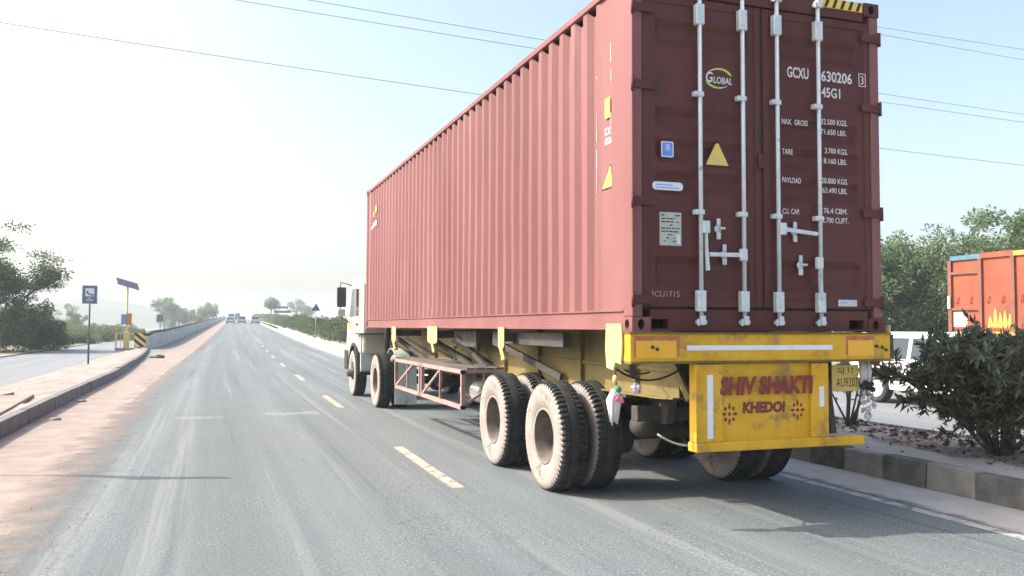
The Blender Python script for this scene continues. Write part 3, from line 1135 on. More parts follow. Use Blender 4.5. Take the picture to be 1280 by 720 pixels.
st = plate('sticker', 3.385, 3.497, 2.935, 3.062, M['pale_st'], dl, TY, 0.012)
st['label'] = 'small blue square sticker'
plate('sticker_face', 3.395, 3.487, 2.945, 3.052, M['blue_st'], dl, TY - 0.0018, 0.008, 0.001)
text_part('IR', 'sticker_mark', M['pale_st'], dl, 'y', (3.425, 3.468, 2.985, 3.040), TY - 0.0032)
plate('sticker', 3.305, 3.582, 2.668, 2.735, M['pale_st'], dl, TY, 0.03)['label'] = 'long white rounded sticker'
mb = MB()
for q in range(2):
    mb.box(3.335, 3.545 - q * 0.06, TY - 0.003, TY - 0.002, 2.685 + q * 0.022, 2.692 + q * 0.022)
mb.build('sticker_print', M['blue_st'], dl)
st = plate('data_plate', 3.368, 3.563, 2.225, 2.492, M['alu_plate'], dl, TY, 0.004, 0.003)
mb = MB()
random.seed(5)
for q in range(9):
    z = 2.468 - q * 0.026
    x = 3.382
    while x < 3.535:
        w_ = random.uniform(0.01, 0.04)
        if random.random() < 0.75 and not (x > 3.50 and z < 2.33):
            mb.box(x, min(x + w_, 3.552), TY - 0.0048, TY - 0.0036, z - 0.006, z + 0.004)
        x += w_ + 0.008
tag(mb.build('plate_print', M['black_ink'], dl), kind='stuff')
plate('plate_window', 3.525, 3.553, 2.24, 2.315, M['pale_st'], dl, TY - 0.0035)
# warning triangles
mb = MB()
tri = lambda cx_, cz_, w_, h_: [(cx_ - w_ / 2, cz_ - h_ * 0.42), (cx_ + w_ / 2, cz_ - h_ * 0.42), (cx_ + 0.012, cz_ + h_ * 0.58), (cx_ - 0.012, cz_ + h_ * 0.58)]
mb.prism(tri(3.902, 2.975, 0.265, 0.225), 'y', TY - 0.001, TY, 1)
mb.prism(tri(3.902, 2.975, 0.215, 0.178), 'y', TY - 0.0025, TY - 0.0012, 0)
for q, w_ in enumerate((0.10, 0.07, 0.09)):
    mb.box(3.902 - w_ / 2, 3.902 + w_ / 2, TY - 0.0035, TY - 0.0027, 2.955 - q * 0.018, 2.961 - q * 0.018, 2)
mb.build('warning_triangle', [M['yellow_st'], M['black_ink'], M['alu_plate']], dl)
st = plate('maker_label', 5.09, 5.285, 1.742 + 0.018, 1.815, M['white_ink'], dr, DY - 0.009)
text_part('ONNC LTD', 'label_print', M['blue_st'], dr, 'y', (5.105, 5.27, 1.772, 1.803), DY - 0.0112)
text_part('3CU1715', 'chalk_mark', M['chalk'], dl, 'y', (3.29, 3.545, 1.815, 1.862), TY)

# marks on the left side, near the rear and far forward
sx = CX0 + 0.0175
mb = MB().box(sx - 0.0015, sx, 6.475, 6.575, 3.33, 3.50)
mb.build('side_sticker', M['yellow_st'], ct)
text_part('GCXU', 'side_lettering', M['white_ink'], ct, 'x', (6.60, 6.48, 3.19, 3.255), CX0 + 0.027)
text_part('630206', 'side_lettering', M['white_ink'], ct, 'x', (6.60, 6.47, 3.11, 3.17), CX0 + 0.027)
mb = MB().prism([(6.66, 2.735), (6.455, 2.735), (6.475, 2.93), (6.50, 2.93)], 'x', sx + 0.0085, sx + 0.0105, 1)
mb.prism([(6.645, 2.745), (6.462, 2.745), (6.48, 2.915), (6.495, 2.915)], 'x', sx + 0.0068, sx + 0.008, 0)
mb.build('side_triangle', [M['yellow_st'], M['black_ink']], ct)
mb = MB()
for (yq, za, zb_) in ((6.735, 2.72, 3.74), (6.455, 3.22, 3.96)):
    z = za
    while z < zb_:
        dz_ = random.uniform(0.05, 0.16)
        wq = random.uniform(0.003, 0.010)
        if random.random() < 0.72:
            mb.box(CX0 + 0.0145, CX0 + 0.0162, yq - wq, yq + wq, z, min(z + dz_, zb_))
        z += dz_
tag(mb.build('scrape_mark', M['scrape'], ct), kind='stuff')
for (ya, yb, za, zb_, mi_) in ((17.16, 17.34, 3.88, 4.0, 0), (17.42, 17.5, 3.80, 3.9, 0), (17.16, 17.34, 3.60, 3.70, 1), (17.42, 17.52, 3.58, 3.68, 1), (17.62, 17.68, 3.56, 3.64, 1)):
    MB().box(CX0 + 0.0145, CX0 + 0.0162, ya, yb, za, zb_).build('side_logo', M['white_ink'] if mi_ else M['yellow_st'], ct)

# ------------------------------------------------------------------ wheels
M['tread'] = mat('tyre tread', (0.022, 0.023, 0.023), (0.045, 0.045, 0.043), 8, 0.9, bump=0.3, bscale=40, spec=0.2)
M['sidewall'] = mat('dusty sidewall', (0.25, 0.218, 0.195), (0.34, 0.30, 0.27), 4, 0.95, bump=0.25, bscale=30, stain=(0.13, 0.11, 0.10), sscale=5, sth=0.56, spec=0.1)
M['rim'] = mat('dusty rim', (0.20, 0.165, 0.13), (0.30, 0.255, 0.21), 5, 0.85, stain=(0.20, 0.16, 0.13), sscale=5, sth=0.6)
M['disc'] = mat('shaded wheel disc', (0.03, 0.025, 0.022), (0.07, 0.058, 0.048), 8, 0.8)  # near black colour imitates the shade deep inside the wheel
M['barrel'] = mat('shaded rim barrel', (0.10, 0.08, 0.065), (0.19, 0.155, 0.125), 6, 0.85)  # browner than the rim, inner shade put into the colour
M['hub'] = mat('greasy hub', (0.04, 0.035, 0.032), (0.09, 0.075, 0.065), 10, 0.7)


def tyre_mesh(name, Rr=0.525, W=0.262, N=60):
    """lug tyre; axle along X, centre at the origin"""
    h = W / 2
    rows = [(-h * .78, .262, 1), (-h * .95, .285, 1), (-h * 1.03, .36, 1), (-h * 1.05, .43, 1), (-h * 1.0, .472, 1), (-h * .93, .500, 1), (-h * .80, Rr - .004, 0),
            (-h * .42, Rr, 0), (-h * .36, Rr - .014, 0), (-h * .28, Rr, 0), (0, Rr + .002, 0)]
    rows = rows + [(-a, r, s) for a, r, s in rows[:-1][::-1]]
    segs = []
    for i in range(N):
        t = 2 * math.pi * i / N
        d = 2 * math.pi / N
        segs += [(t, 0), (t + d * 0.56, 0), (t + d * 0.62, 1), (t + d * 0.94, 1)]
    vs, fs, mi, sm = [], [], [], []
    ns = len(segs)
    for j, (a, r, s) in enumerate(rows):
        side = -1 if j < len(rows) // 2 else 1
        mid = abs(a) < h * 0.32
        for (t, gr) in segs:
            rr = r
            tt = t + (0.035 if side > 0 else 0.0)
            if gr:
                if not mid and 0.505 < r:
                    rr -= 0.034 if abs(a) > h * 0.45 else 0.010
                elif not mid and 0.49 < r:
                    rr -= 0.026
            vs.append((a, rr * math.cos(tt), rr * math.sin(tt)))
    for j in range(len(rows) - 1):
        sw = 1 if (rows[j][2] and rows[j + 1][2]) else 0
        for k in range(ns):
            k2 = (k + 1) % ns
            fs.append((j * ns + k, j * ns + k2, (j + 1) * ns + k2, (j + 1) * ns + k))
            mi.append(sw)
            sm.append(bool(sw))
    mb = MB()
    mb.v, mb.f, mb.mi, mb.sm = vs, fs, mi, sm
    return mb


def wheel_proto(name, loc, parent, dish, label=None):
    """dish: +1 outer wheel seen from -X with the disc deep inside, -1 mirrored"""
    w = bpy.data.objects.new(name, None)
    w.empty_display_size = 0.1
    w.location = Vector(loc) - origin(parent)
    w.parent = parent
    col.objects.link(w)
    return w


def tree_at(proto, loc, parent):
    c = copy_tree(proto, parent)
    c.location = Vector(loc) - origin(parent)
    return c


def make_wheel(parent, loc, s=-1, front=False):
    """wheel with tyre, rim and hub; s=-1: outer face towards -X"""
    w = wheel_proto('wheel', loc, parent, s)
    T = tyre_mesh('tyre')
    T.v = [(p[0] + loc[0], p[1] + loc[1], p[2] + loc[2]) for p in T.v]
    T.build('tyre', [M['tread'], M['sidewall']], w)
    mb = MB()
    if front:
        prof = [(s * .10, .268), (s * .122, .272), (s * .118, .25), (s * .06, .235), (s * .05, .20), (s * .095, .16), (s * .10, .09), (s * .10, 0)]
    else:
        prof = [(s * .10, .268), (s * .122, .272), (s * .118, .252), (s * .04, .238), (-s * .075, .230), (-s * .098, .20), (-s * .105, .15), (-s * .105, .0)]
    if front:
        mb.lathe(prof, loc, 'x', 32)
    else:
        mb.lathe(prof[:3], loc, 'x', 32)
        mb.lathe(prof[2:5], loc, 'x', 32, 3)
        mb.lathe(prof[4:], loc, 'x', 32, 2)
    # hand holes in the disc
    for q in range(8):
        t = 2 * math.pi * q / 8
        rr = 0.185
        ax = -s * .1015
        if front:
            ax = s * .073
        c = (loc[0] + ax + s * 0.004, loc[1] + rr * math.cos(t), loc[2] + rr * math.sin(t))
        mb.lathe([(0, 0), (0, .026), (-s * .006, .026)], c, 'x', 10, 1)
    # back of the barrel
    mb.lathe([(-s * .085, .262), (-s * .122, .268), (-s * .1185, .25), (-s * .1075, .205)], loc, 'x', 32)
    mb.build('rim', [M['rim'], M['void'], M['disc'], M['barrel']], w)
    mb = MB()
    a0 = -s * .105 if not front else s * .10
    k_ = 0.6 if not front else 1.0
    mb.lathe([(a0, .125), (a0 + s * .03 * k_, .12), (a0 + s * .05 * k_, .095), (a0 + s * .13 * k_, .088), (a0 + s * .15 * k_, .06), (a0 + s * .15 * k_, 0)], loc, 'x', 20)
    for q in range(8):
        t = 2 * math.pi * (q + 0.5) / 8
        mb.lathe([(a0, .016), (a0 + s * .028, .016), (a0 + s * .028, 0)], (loc[0], loc[1] + .142 * math.cos(t), loc[2] + .142 * math.sin(t)), 'x', 6)
    mb.build('hub', M['hub'], w)
    return w


# ------------------------------------------------------------------ semi trailer
M['yellow'] = mat('trailer yellow', (0.64, 0.345, 0.016), (0.74, 0.43, 0.036), 3.5, 0.55, bump=0.15, bscale=25, stain=(0.36, 0.215, 0.06), sscale=4.0, sth=0.53, rust=(0.13, 0.07, 0.035), rscale=7.0, rth=0.645, rstretch=(1, 1, 0.8), spec=0.22)
M['yellow_dirty_shaded'] = mat('trailer yellow, dusty', (0.150, 0.118, 0.042), (0.215, 0.158, 0.044), 1.2, 0.75, bump=0.15, bscale=20, stain=(0.10, 0.085, 0.05), sscale=1.6, sth=0.54, rust=(0.09, 0.055, 0.035), rscale=5.0, rth=0.64, rstretch=(1, 1, 0.8))  # dirty yellow, base darkened to paint in the container's shade
M['cream'] = mat('cream bracket', (0.48, 0.36, 0.13), (0.56, 0.43, 0.19), 6, 0.7, stain=(0.45, 0.38, 0.26), sscale=6, sth=0.6)
M['orange_refl'] = mat('orange reflector', (0.85, 0.40, 0.02), (0.78, 0.44, 0.04), 20, 0.35, stain=(0.40, 0.24, 0.06), sscale=9, sth=0.66)
M['red_edge'] = mat('faded red border', (0.42, 0.10, 0.05), (0.55, 0.20, 0.07), 12, 0.6)
M['white_refl'] = mat('white reflective tape', (0.80, 0.80, 0.82), (0.70, 0.71, 0.74), 30, 0.35)
M['maroon_ink'] = mat('maroon sign paint', (0.20, 0.022, 0.030), (0.25, 0.045, 0.038), 40, 0.7, rust=(0.50, 0.27, 0.04), rscale=30, rth=0.66, rstretch=(1, 1, 1))
M['chassis'] = mat('chassis black', (0.035, 0.032, 0.03), (0.075, 0.065, 0.055), 4, 0.8, stain=(0.14, 0.115, 0.09), sscale=3, sth=0.6)
M['rust_tube'] = mat('rusty pink tube', (0.27, 0.165, 0.14), (0.37, 0.25, 0.22), 8, 0.8, stain=(0.25, 0.16, 0.13), sscale=6, sth=0.58)
M['plank'] = mat('dark plank', (0.07, 0.06, 0.05), (0.12, 0.10, 0.085), 4, 0.9, stretch=(1, 0.1, 1))
M['hose'] = mat('pale hose', (0.35, 0.34, 0.31), None, rough=0.6)
M['plate_yellow'] = mat('number plate', (0.70, 0.52, 0.08), (0.58, 0.46, 0.16), 12, 0.6, stain=(0.36, 0.30, 0.16), sscale=8, sth=0.6)

tl = thing('semi_trailer', 'yellow semi trailer with tandem dual wheels and lettered rear panel, under the maroon container', 'trailer', (4.33, 9.0, 0.0))
for xa, sg in ((3.58, 1), (5.09, -1)):
    # welded beam: web, flanges; deep behind, shallow over the tractor
    web = [(6.22, 1.0), (6.5, 0.985), (10.4, 0.97), (11.2, 0.86), (14.6, 0.85), (15.3, 1.12), (17.9, 1.18), (17.9, 1.54), (6.22, 1.54)]
    mb = MB().prism(web, 'x', xa + sg * 0.045, xa + sg * 0.057)
    for (y0, z0), (y1, z1) in zip(web[:6], web[1:7]):
        mb.bar((xa + sg * 0.05, y0, z0 - 0.006), (xa + sg * 0.05, y1, z1 - 0.006), 0.13, 0.014)
    mb.box(min(xa - sg * 0.015, xa + sg * 0.115), max(xa - sg * 0.015, xa + sg * 0.115), 6.225, 17.9, 1.541, 1.556)
    y = 6.9
    for y in (6.9, 8.1, 9.3, 10.5, 11.7, 12.9, 14.1):
        mb.box(min(xa, xa + sg * 0.0445), max(xa, xa + sg * 0.0445), y, y + 0.012, 1.0, 1.539)
    mb.build('main_beam', M['yellow_dirty_shaded'], tl)
    # middle rail line on the outer face of the web
    mb = MB().box(min(xa + sg * 0.02, xa + sg * 0.044), max(xa + sg * 0.02, xa + sg * 0.044), 6.25, 15.0, 1.205, 1.235)
    mb.build('beam_rail', M['yellow_dirty_shaded'], tl)
for y in (7.0, 8.6, 10.2, 11.8, 13.4, 15.0, 16.6, 17.8):
    MB().box(3.64, 5.03, y, y + 0.09, 1.27, 1.53).build('cross_member', M['chassis'], tl)
# long dark outer rail under the container, an invented shorter dark span, and outriggers
for xa in (3.24, 5.36):
    MB().box(xa, xa + 0.09, 7.75, 9.95, 1.375, 1.515, c=0.005).build('side_rail', M['chassis'], tl)
    MB().box(xa + 0.08, xa + 0.15, 10.9, 12.0, 1.30, 1.515, c=0.005).build('side_rail', M['chassis'], tl)  # invented dark span imitating a shaded, dirty stretch of the beam
for y in (9.17, 12.3, 15.1):
    MB().box(3.10, 3.57, y - 0.05, y + 0.05, 1.41, 1.515).build('outrigger', M['chassis'], tl)
    MB().box(5.10, 5.57, y - 0.05, y + 0.05, 1.41, 1.515).build('outrigger', M['chassis'], tl)
for (y, w_, z0, z1) in ((9.17, 0.20, 1.33, 1.57), (12.33, 0.56, 1.33, 1.575), (15.12, 0.34, 1.30, 1.57)):
    for s_, xf in ((-1, 3.095), (1, 5.573)):
        mb = MB()
        mb.prism([(y - w_ / 2, z1), (y + w_ / 2, z1), (y + w_ / 2, z0 + 0.03), (y + w_ / 3, z0), (y - w_ / 3, z0), (y - w_ / 2, z0 + 0.03)], 'x', xf - 0.012 if s_ < 0 else xf, xf if s_ < 0 else xf + 0.012)
        mb.bar((xf - s_ * 0.0, y, z0 + 0.02), (xf - s_ * 0.02, y - 0.05, z0 - 0.12), 0.05, 0.05)
        mb.tube([(xf - s_ * 0.03, y, z0 - 0.14), (xf - s_ * 0.03, y, z0 - 0.05)], 0.04, 10)
        mb.build('side_bracket', M['cream'], tl)
# braces from the beam foot up to the outriggers
for (a, b_) in (((3.56, 8.55, 1.04), (3.20, 9.75, 1.40)), ((3.56, 11.3, 0.92), (3.2, 12.6, 1.36)), ((3.50, 10.95, 1.02), (3.30, 11.7, 1.42)), ((3.56, 14.2, 0.95), (3.2, 15.3, 1.36))):
    MB().bar(a, b_, 0.05, 0.07).build('brace', M['chassis'], tl)
    MB().bar((8.67 - a[0], a[1], a[2]), (8.67 - b_[0], b_[1], b_[2]), 0.05, 0.07).build('brace', M['chassis'], tl)

# rear cross beam
rb = MB().box(3.03, 5.515, 5.925, 6.20, 1.305, 1.525, c=0.006).build('rear_beam', M['yellow'], tl)
MB().box(3.02, 5.53, 5.905, 6.21, 1.5255, 1.534).build('beam_top_plate', M['yellow_dirty_shaded'], rb)
MB().box(3.03, 5.515, 5.905, 6.20, 1.292, 1.3045).build('beam_lower_flange', M['yellow_dirty_shaded'], rb)
MB().box(5.5155, 5.545, 5.92, 6.2, 1.31, 1.52, c=0.004).build('beam_end', M['hub'], rb)
for (a, b_, flip_) in ((3.06, 3.46, 0), (5.045, 5.33, 1)):
    MB().box(a, b_, 5.9225, 5.9245, 1.345, 1.505).build('reflector_border', M['red_edge'], rb)
    MB().box(a + 0.02, b_ - (0.03 if not flip_ else 0.0), 5.9195, 5.922, 1.335, 1.47).build('reflector', M['orange_refl'], rb)
MB().box(3.525, 4.905, 5.9205, 5.9242, 1.393, 1.432).build('reflective_strip', M['white_refl'], rb)
mb = MB()
for x, z in ((3.22, 1.42), (3.26, 1.405), (5.36, 1.42), (5.42, 1.41), (5.46, 1.39)):
    mb.lathe([(-0.012, 0), (-0.012, 0.012), (0, 0.016)], (x, 5.9195, z), 'y', 8)
mb.build('bolt', M['hub'], rb)
# corner brackets at the rear
for s_, xf in ((-1, 3.008), (1, 5.60)):
    mb = MB()
    mb.prism([(6.03, 1.60), (6.30, 1.60), (6.315, 1.40), (6.29, 1.25), (6.17, 1.235), (6.14, 1.30), (6.04, 1.285), (6.02, 1.42)], 'x', xf, xf + 0.014)
    o_ = mb.build('corner_bracket', M['cream'], tl)

# lettered panel under the beam
pn = MB()
pn.box(3.62, 4.845, 5.955, 5.985, 0.665, 1.285)
panel = pn.build('rear_panel', M['yellow'], tl)
MB().box(3.605, 3.84, 5.918, 5.954, 0.672, 1.284, c=0.005).build('panel_stile', M['yellow'], panel)
MB().box(4.695, 4.86, 5.918, 5.954, 0.672, 1.284, c=0.005).build('panel_stile', M['yellow'], panel)
MB().box(3.59, 5.215, 5.905, 6.03, 0.598, 0.671, c=0.008).build('bumper_bar', M['yellow'], tl)
MB().box(3.588, 3.604, 5.90, 6.0, 0.674, 1.286, c=0.003).build('panel_side', M['yellow'], panel)
MB().bar((3.60, 6.25, 1.26), (3.62, 6.05, 1.0), 0.03, 0.06).build('panel_stay', M['yellow_dirty_shaded'], panel)
MB().bar((5.0, 6.05, 0.68), (5.0, 6.15, 1.29), 0.05, 0.05).build('panel_stay', M['chassis'], panel)
MB().box(3.70, 3.752, 5.9155, 5.9178, 0.70, 1.20).build('reflective_tape', M['white_refl'], panel)
MB().box(4.765, 4.812, 5.9155, 5.9178, 0.925, 1.09).build('reflective_tape', M['white_refl'], panel)
text_part('SHIV SHAKTI', 'lettering', M['maroon_ink'], panel, 'y', (3.815, 4.703, 1.035, 1.185), 5.9148, 0.03, 0.1, 0.025)
text_part('KHEDOI', 'lettering', M['maroon_ink'], panel, 'y', (4.045, 4.455, 0.885, 0.978), 5.953, 0.03, 0.1, 0.028)


def flower(cx_, cz_, r):
    mb = MB()
    for q in range(8):
        t = 2 * math.pi * q / 8
        c, s_ = math.cos(t), math.sin(t)
        vs = []
        for a, b_ in ((0.32, 0), (0.6, 0.16), (1.0, 0.04), (1.0, -0.04), (0.6, -0.16)):
            if q % 2 == 0:
                vs.append((cx_ + r * (a * c - b_ * s_), 5.953, cz_ + 1.15 * r * (a * s_ + b_ * c)))
            else:
                a2, b2 = 0.3 + a * 0.55, b_ * 1.3
                vs.append((cx_ + r * (a2 * c - b2 * s_), 5.953, cz_ + 1.15 * r * (a2 * s_ + b2 * c)))
        mb.add(vs, [(0, 1, 2, 3, 4)])
    vs = [(cx_ + 0.2 * r * math.cos(R(45 * q)), 5.953, cz_ + 0.2 * r * math.sin(R(45 * q))) for q in range(8)]
    mb.add(vs, [tuple(range(8))])
    mb.build('painted_flower', M['maroon_ink'], panel)


flower(3.925, 0.885, 0.078)
flower(4.575, 0.90, 0.075)
# number plate
npl = MB().box(5.04, 5.325, 6.098, 6.11, 1.03, 1.255, c=0.003).build('number_plate', M['plate_yellow'], tl)
text_part('AU9207', 'plate_lettering', M['black_ink'], npl, 'y', (5.085, 5.315, 1.068, 1.145), 6.0965)
text_part('GJ 12', 'plate_lettering', M['black_ink'], npl, 'y', (5.10, 5.27, 1.172, 1.232), 6.0965)
mb = MB().box(5.02, 5.035, 6.09, 6.12, 0.98, 1.285)
mb.build('plate_stay', M['chassis'], npl)

# tandem axles
AX = [(7.84, 0.52), (9.42, 0.52)]
first = None
for ya, za in AX:
    mb = MB().tube([(3.45, ya, za), (5.22, ya, za)], 0.075, 12)
    for x in (3.86, 4.80):
        mb.lathe([(-0.09, .16), (-0.09, .205), (0.09, .205), (0.09, .16)], (x, ya, za), 'x', 20)
    ax = mb.build('axle', M['chassis'], tl)
    for (x, s_) in ((3.195, -1), (3.555, 1), (5.475, 1), (5.115, -1)):
        if first is None:
            first = {}
        if s_ not in first:
            first[s_] = make_wheel(tl, (x, ya, za), s_)
        else:
            tree_at(first[s_], (x, ya, za), tl)
for x in (3.90, 4.72):
    for ya, _ in AX:
        mb = MB()
        for q in range(6):
            L_ = 0.62 - q * 0.085
            pts_ = [(x + 0.04, ya + L_ * t, 0.70 + 0.012 * -q + 0.10 * (t * t)) for t in (-1, -0.6, -0.2, 0.2, 0.6, 1)]
            mb.tube(pts_, 0.016, 4)
        mb.build('leaf_spring', M['chassis'], tl)
    for yh in (7.0, 8.63, 10.2):
        MB().prism([(yh - 0.16, 1.0), (yh + 0.16, 1.0), (yh + 0.07, 0.70), (yh - 0.07, 0.70)], 'x', x, x + 0.08).build('spring_hanger', M['chassis'], tl)
# rear crossbar, brake chamber, air tank and hoses seen behind the wheels
MB().box(3.66, 5.01, 7.02, 7.14, 0.72, 0.86, c=0.008).build('rear_crossbar', M['chassis'], tl)
mb = MB().lathe([(-0.13, 0), (-0.13, .06), (-0.08, .105), (0.0, .12), (0.02, .115), (0.10, .10), (0.13, .05), (0.2, .03), (0.2, 0)], (3.86, 7.25, 0.66), 'x', 16)
mb.build('brake_chamber', M['chassis'], tl)
mb = MB().lathe([(-0.35, 0), (-0.34, .11), (-0.30, .14), (0.30, .14), (0.34, .11), (0.35, 0)], (4.35, 6.75, 1.03), 'x', 18)
mb.build('air_tank', M['chassis'], tl)


def hang(p0, p1, sag, n=12):
    p0, p1 = Vector(p0), Vector(p1)
    return [p0.lerp(p1, t / n) + Vector((0, 0, -4 * sag * (t / n) * (1 - t / n))) for t in range(n + 1)]


MB().tube(hang((3.98, 7.0, 1.0), (3.72, 7.1, 0.70), 0.05), 0.013, 6).build('hose', M['hose'], tl)
MB().tube(hang((3.80, 6.9, 0.62), (4.32, 6.7, 0.62), 0.10), 0.011, 6).build('hose', M['hose'], tl)
MB().tube(hang((3.05, 6.2, 1.24), (3.60, 6.15, 1.24), 0.09), 0.009, 6).build('cable', M['black_rail'], tl)
MB().tube(hang((3.56, 6.6, 1.19), (3.10, 6.15, 1.235), 0.02), 0.008, 6).build('cable', M['black_rail'], tl)
MB().box(3.16, 3.20, 6.16, 6.20, 1.18, 1.291).build('lamp_stay', M['chassis'], tl)
# side under-run trusses with plank tray
for s_, xf in ((-1, 3.05), (1, 5.62)):
    tr = MB()
    z0, z1 = 0.55, 1.0
    tr.bar((xf, 10.55, z1), (xf, 14.72, z1), 0.05, 0.05)
    tr.bar((xf, 10.55, z0), (xf, 14.72, z0), 0.05, 0.05)
    for y in (10.575, 12.76, 12.90, 14.70):
        tr.bar((xf, y, z0 - 0.02), (xf, y, z1 + 0.02), 0.05, 0.05)
    for y in (11.7, 13.8):
        tr.bar((xf, y, z0), (xf, y, z1), 0.028, 0.028)
    tr.bar((xf + 0.002, 12.76, z0 + 0.02), (xf + 0.002, 11.7, z1 - 0.02), 0.03, 0.03)
    tr.bar((xf + 0.002, 14.70, z0 + 0.02), (xf + 0.002, 13.4, z1 - 0.02), 0.03, 0.03)
    ux = 0.62 * -s_
    tr.bar((xf, 10.575, z1 + 0.002), (xf + ux, 10.575, z1 + 0.002), 0.04, 0.04)
    tr.bar((xf, 10.575, z0 + 0.02), (xf + ux, 10.575, z1 - 0.05), 0.03, 0.03)
    tr.bar((xf + ux * 0.45, 10.575, z0 + 0.2), (xf + ux * 0.45, 10.575, z1), 0.025, 0.025)
    tr.build('side_guard', M['rust_tube'], tl)
    for q in range(4):
        xq = xf + (0.06 + 0.13 * q) * -s_
        MB().box(min(xq, xq - s_ * 0.115), max(xq, xq - s_ * 0.115), 10.6, 14.65, 1.022, 1.045 + 0.006 * (q % 2)).build('plank', M['plank'], tl)
    for y in (11.1, 12.1, 13.1, 14.1):
        MB().bar((xf + ux, y, 1.05), (xf + 0.1 * -s_, y + 0.35, 1.38), 0.03, 0.04).build('tray_stay', M['chassis'], tl)
# landing legs, tool box, spare drum
for x in (3.75, 4.85):
    mb = MB().box(x, x + 0.11, 14.2, 14.31, 0.62, 1.0).box(x - 0.06, x + 0.17, 14.15, 14.36, 0.56, 0.619)
    mb.build('landing_leg', M['chassis'], tl)
MB().box(3.55, 3.95, 11.6, 12.4, 0.52, 0.94, c=0.01).build('tool_box', M['chassis'], tl)
MB().lathe([(-0.20, 0), (-0.19, .12), (-0.15, .15), (0.15, .15), (0.19, .12), (0.20, 0)], (3.5, 11.15, 0.70), 'y', 18).build('air_tank', M['alu_plate'], tl)

# tassels hung on the trailer
M['cloth_white'] = mat('dusty white cloth', (0.66, 0.62, 0.60), (0.55, 0.50, 0.48), 20, 0.9)
M['cloth_pink'] = mat('pink cloth', (0.62, 0.10, 0.20), (0.70, 0.30, 0.38), 20, 0.9)
M['cloth_green'] = mat('green cloth', (0.04, 0.24, 0.12), None, rough=0.9)
M['cloth_black'] = mat('black pompon', (0.02, 0.018, 0.02), (0.06, 0.05, 0.06), 40, 0.95)
M['cloth_lilac'] = mat('lilac cloth', (0.45, 0.38, 0.50), (0.6, 0.55, 0.6), 30, 0.9)
t1 = thing('tassel', 'white and pink cloth tassel with a green knot hanging from the left rear bracket', 'tassel', (3.02, 6.16, 1.25))
MB().tube([(3.02, 6.16, 1.25), (3.025, 6.15, 1.12)], 0.007, 6).build('cord', M['cloth_black'], t1)
mb = MB().ball((3.02, 6.16, 1.165), 0.028, 8, 0, (0.8, 1, 1.3))
mb.build('yellow_knot', M['cream'], t1)
MB().ball((3.035, 6.15, 1.085), 0.036, 8, 0, (1, 1, 0.8)).build('green_knot', M['cloth_green'], t1)
mb = MB()
for q in range(13):
    a = 2 * math.pi * q / 13
    r0, r1 = 0.018, random.uniform(0.024, 0.05)
    L_ = random.uniform(0.18, 0.28)
    mb.tube([(3.02 + r0 * math.cos(a), 6.16 + r0 * math.sin(a), 1.085), (3.01 + r1 * math.cos(a), 6.16 + r1 * math.sin(a), 1.0), (3.01 + 0.6 * r1 * math.cos(a), 6.16 + .6 * r1 * math.sin(a), 1.08 - L_)], [0.012, 0.02, 0.006], 5)
mb.build('streamer', M['cloth_white'], t1)
mb = MB()
for q in range(7):
    mb.ball((3.03 + random.uniform(-.045, .03), 6.105 + random.uniform(-.02, .02), 1.0 + random.uniform(-.05, .04)), random.uniform(.016, .026), 8)
mb.build('flower', M['cloth_pink'], t1)
t2 = thing('pompon', 'small lilac and pink pompon hanging under the left end of the yellow rear beam', 'pompon', (3.18, 6.12, 1.24))
MB().tube([(3.18, 6.12, 1.24), (3.18, 6.12, 1.12)], 0.006, 6).build('cord', M['cloth_black'], t2)
mb = MB()
for q in range(16):
    v = Vector((random.gauss(0, 1), random.gauss(0, 1), random.gauss(0, 1))).normalized() * 0.03
    mb.ball((3.18 + v.x, 6.12 + v.y, 1.095 + v.z), 0.02, 6)
mb.build('ball', M['cloth_lilac'], t2)
t3 = thing('tassel', 'white cloth streamer with black pompons hanging right of the number plate', 'tassel', (5.38, 6.10, 1.29))
mb = MB()
for q in range(10):
    a = random.uniform(-0.05, 0.06)
    zz0 = 1.295
    mb.tube([(5.37 + a, 6.10 + random.uniform(-.02, .02), zz0), (5.36 + a * 1.1, 6.08, 1.2), (5.365 + a * 1.2, 6.09, random.uniform(1.02, 1.14))], [0.012, 0.02, 0.008], 5)
mb.build('streamer', M['cloth_white'], t3)
mb = MB()
for q in range(9):
    mb.ball((5.40 + random.uniform(-.07, .06), 6.07 + random.uniform(-.02, .02), 1.07 + random.uniform(-.03, .035)), random.uniform(.018, .032), 7)
mb.tube([(5.44, 6.1, 1.3), (5.45, 6.09, 1.09)], 0.018, 6)
mb.build('pompons', M['cloth_black'], t3)
mb = MB()
for q in range(34):
    t_ = q / 33.0
    a = random.uniform(0, 6.28)
    rr = 0.058 * math.sin(math.pi * min(1, t_ * 0.9 + 0.12)) + 0.01
    mb.ball((5.42 + rr * math.cos(a), 6.10 + rr * math.sin(a) * 0.7, 1.03 - 0.25 * t_), random.uniform(.014, .022), 6, q % 3 != 0)
mb.build('garland', [M['cloth_lilac'], M['cloth_white']], t3)
for q in ('pompons',):
    if q in bpy.data.objects:
        bpy.data.objects[q].name = 'pompon_cluster'

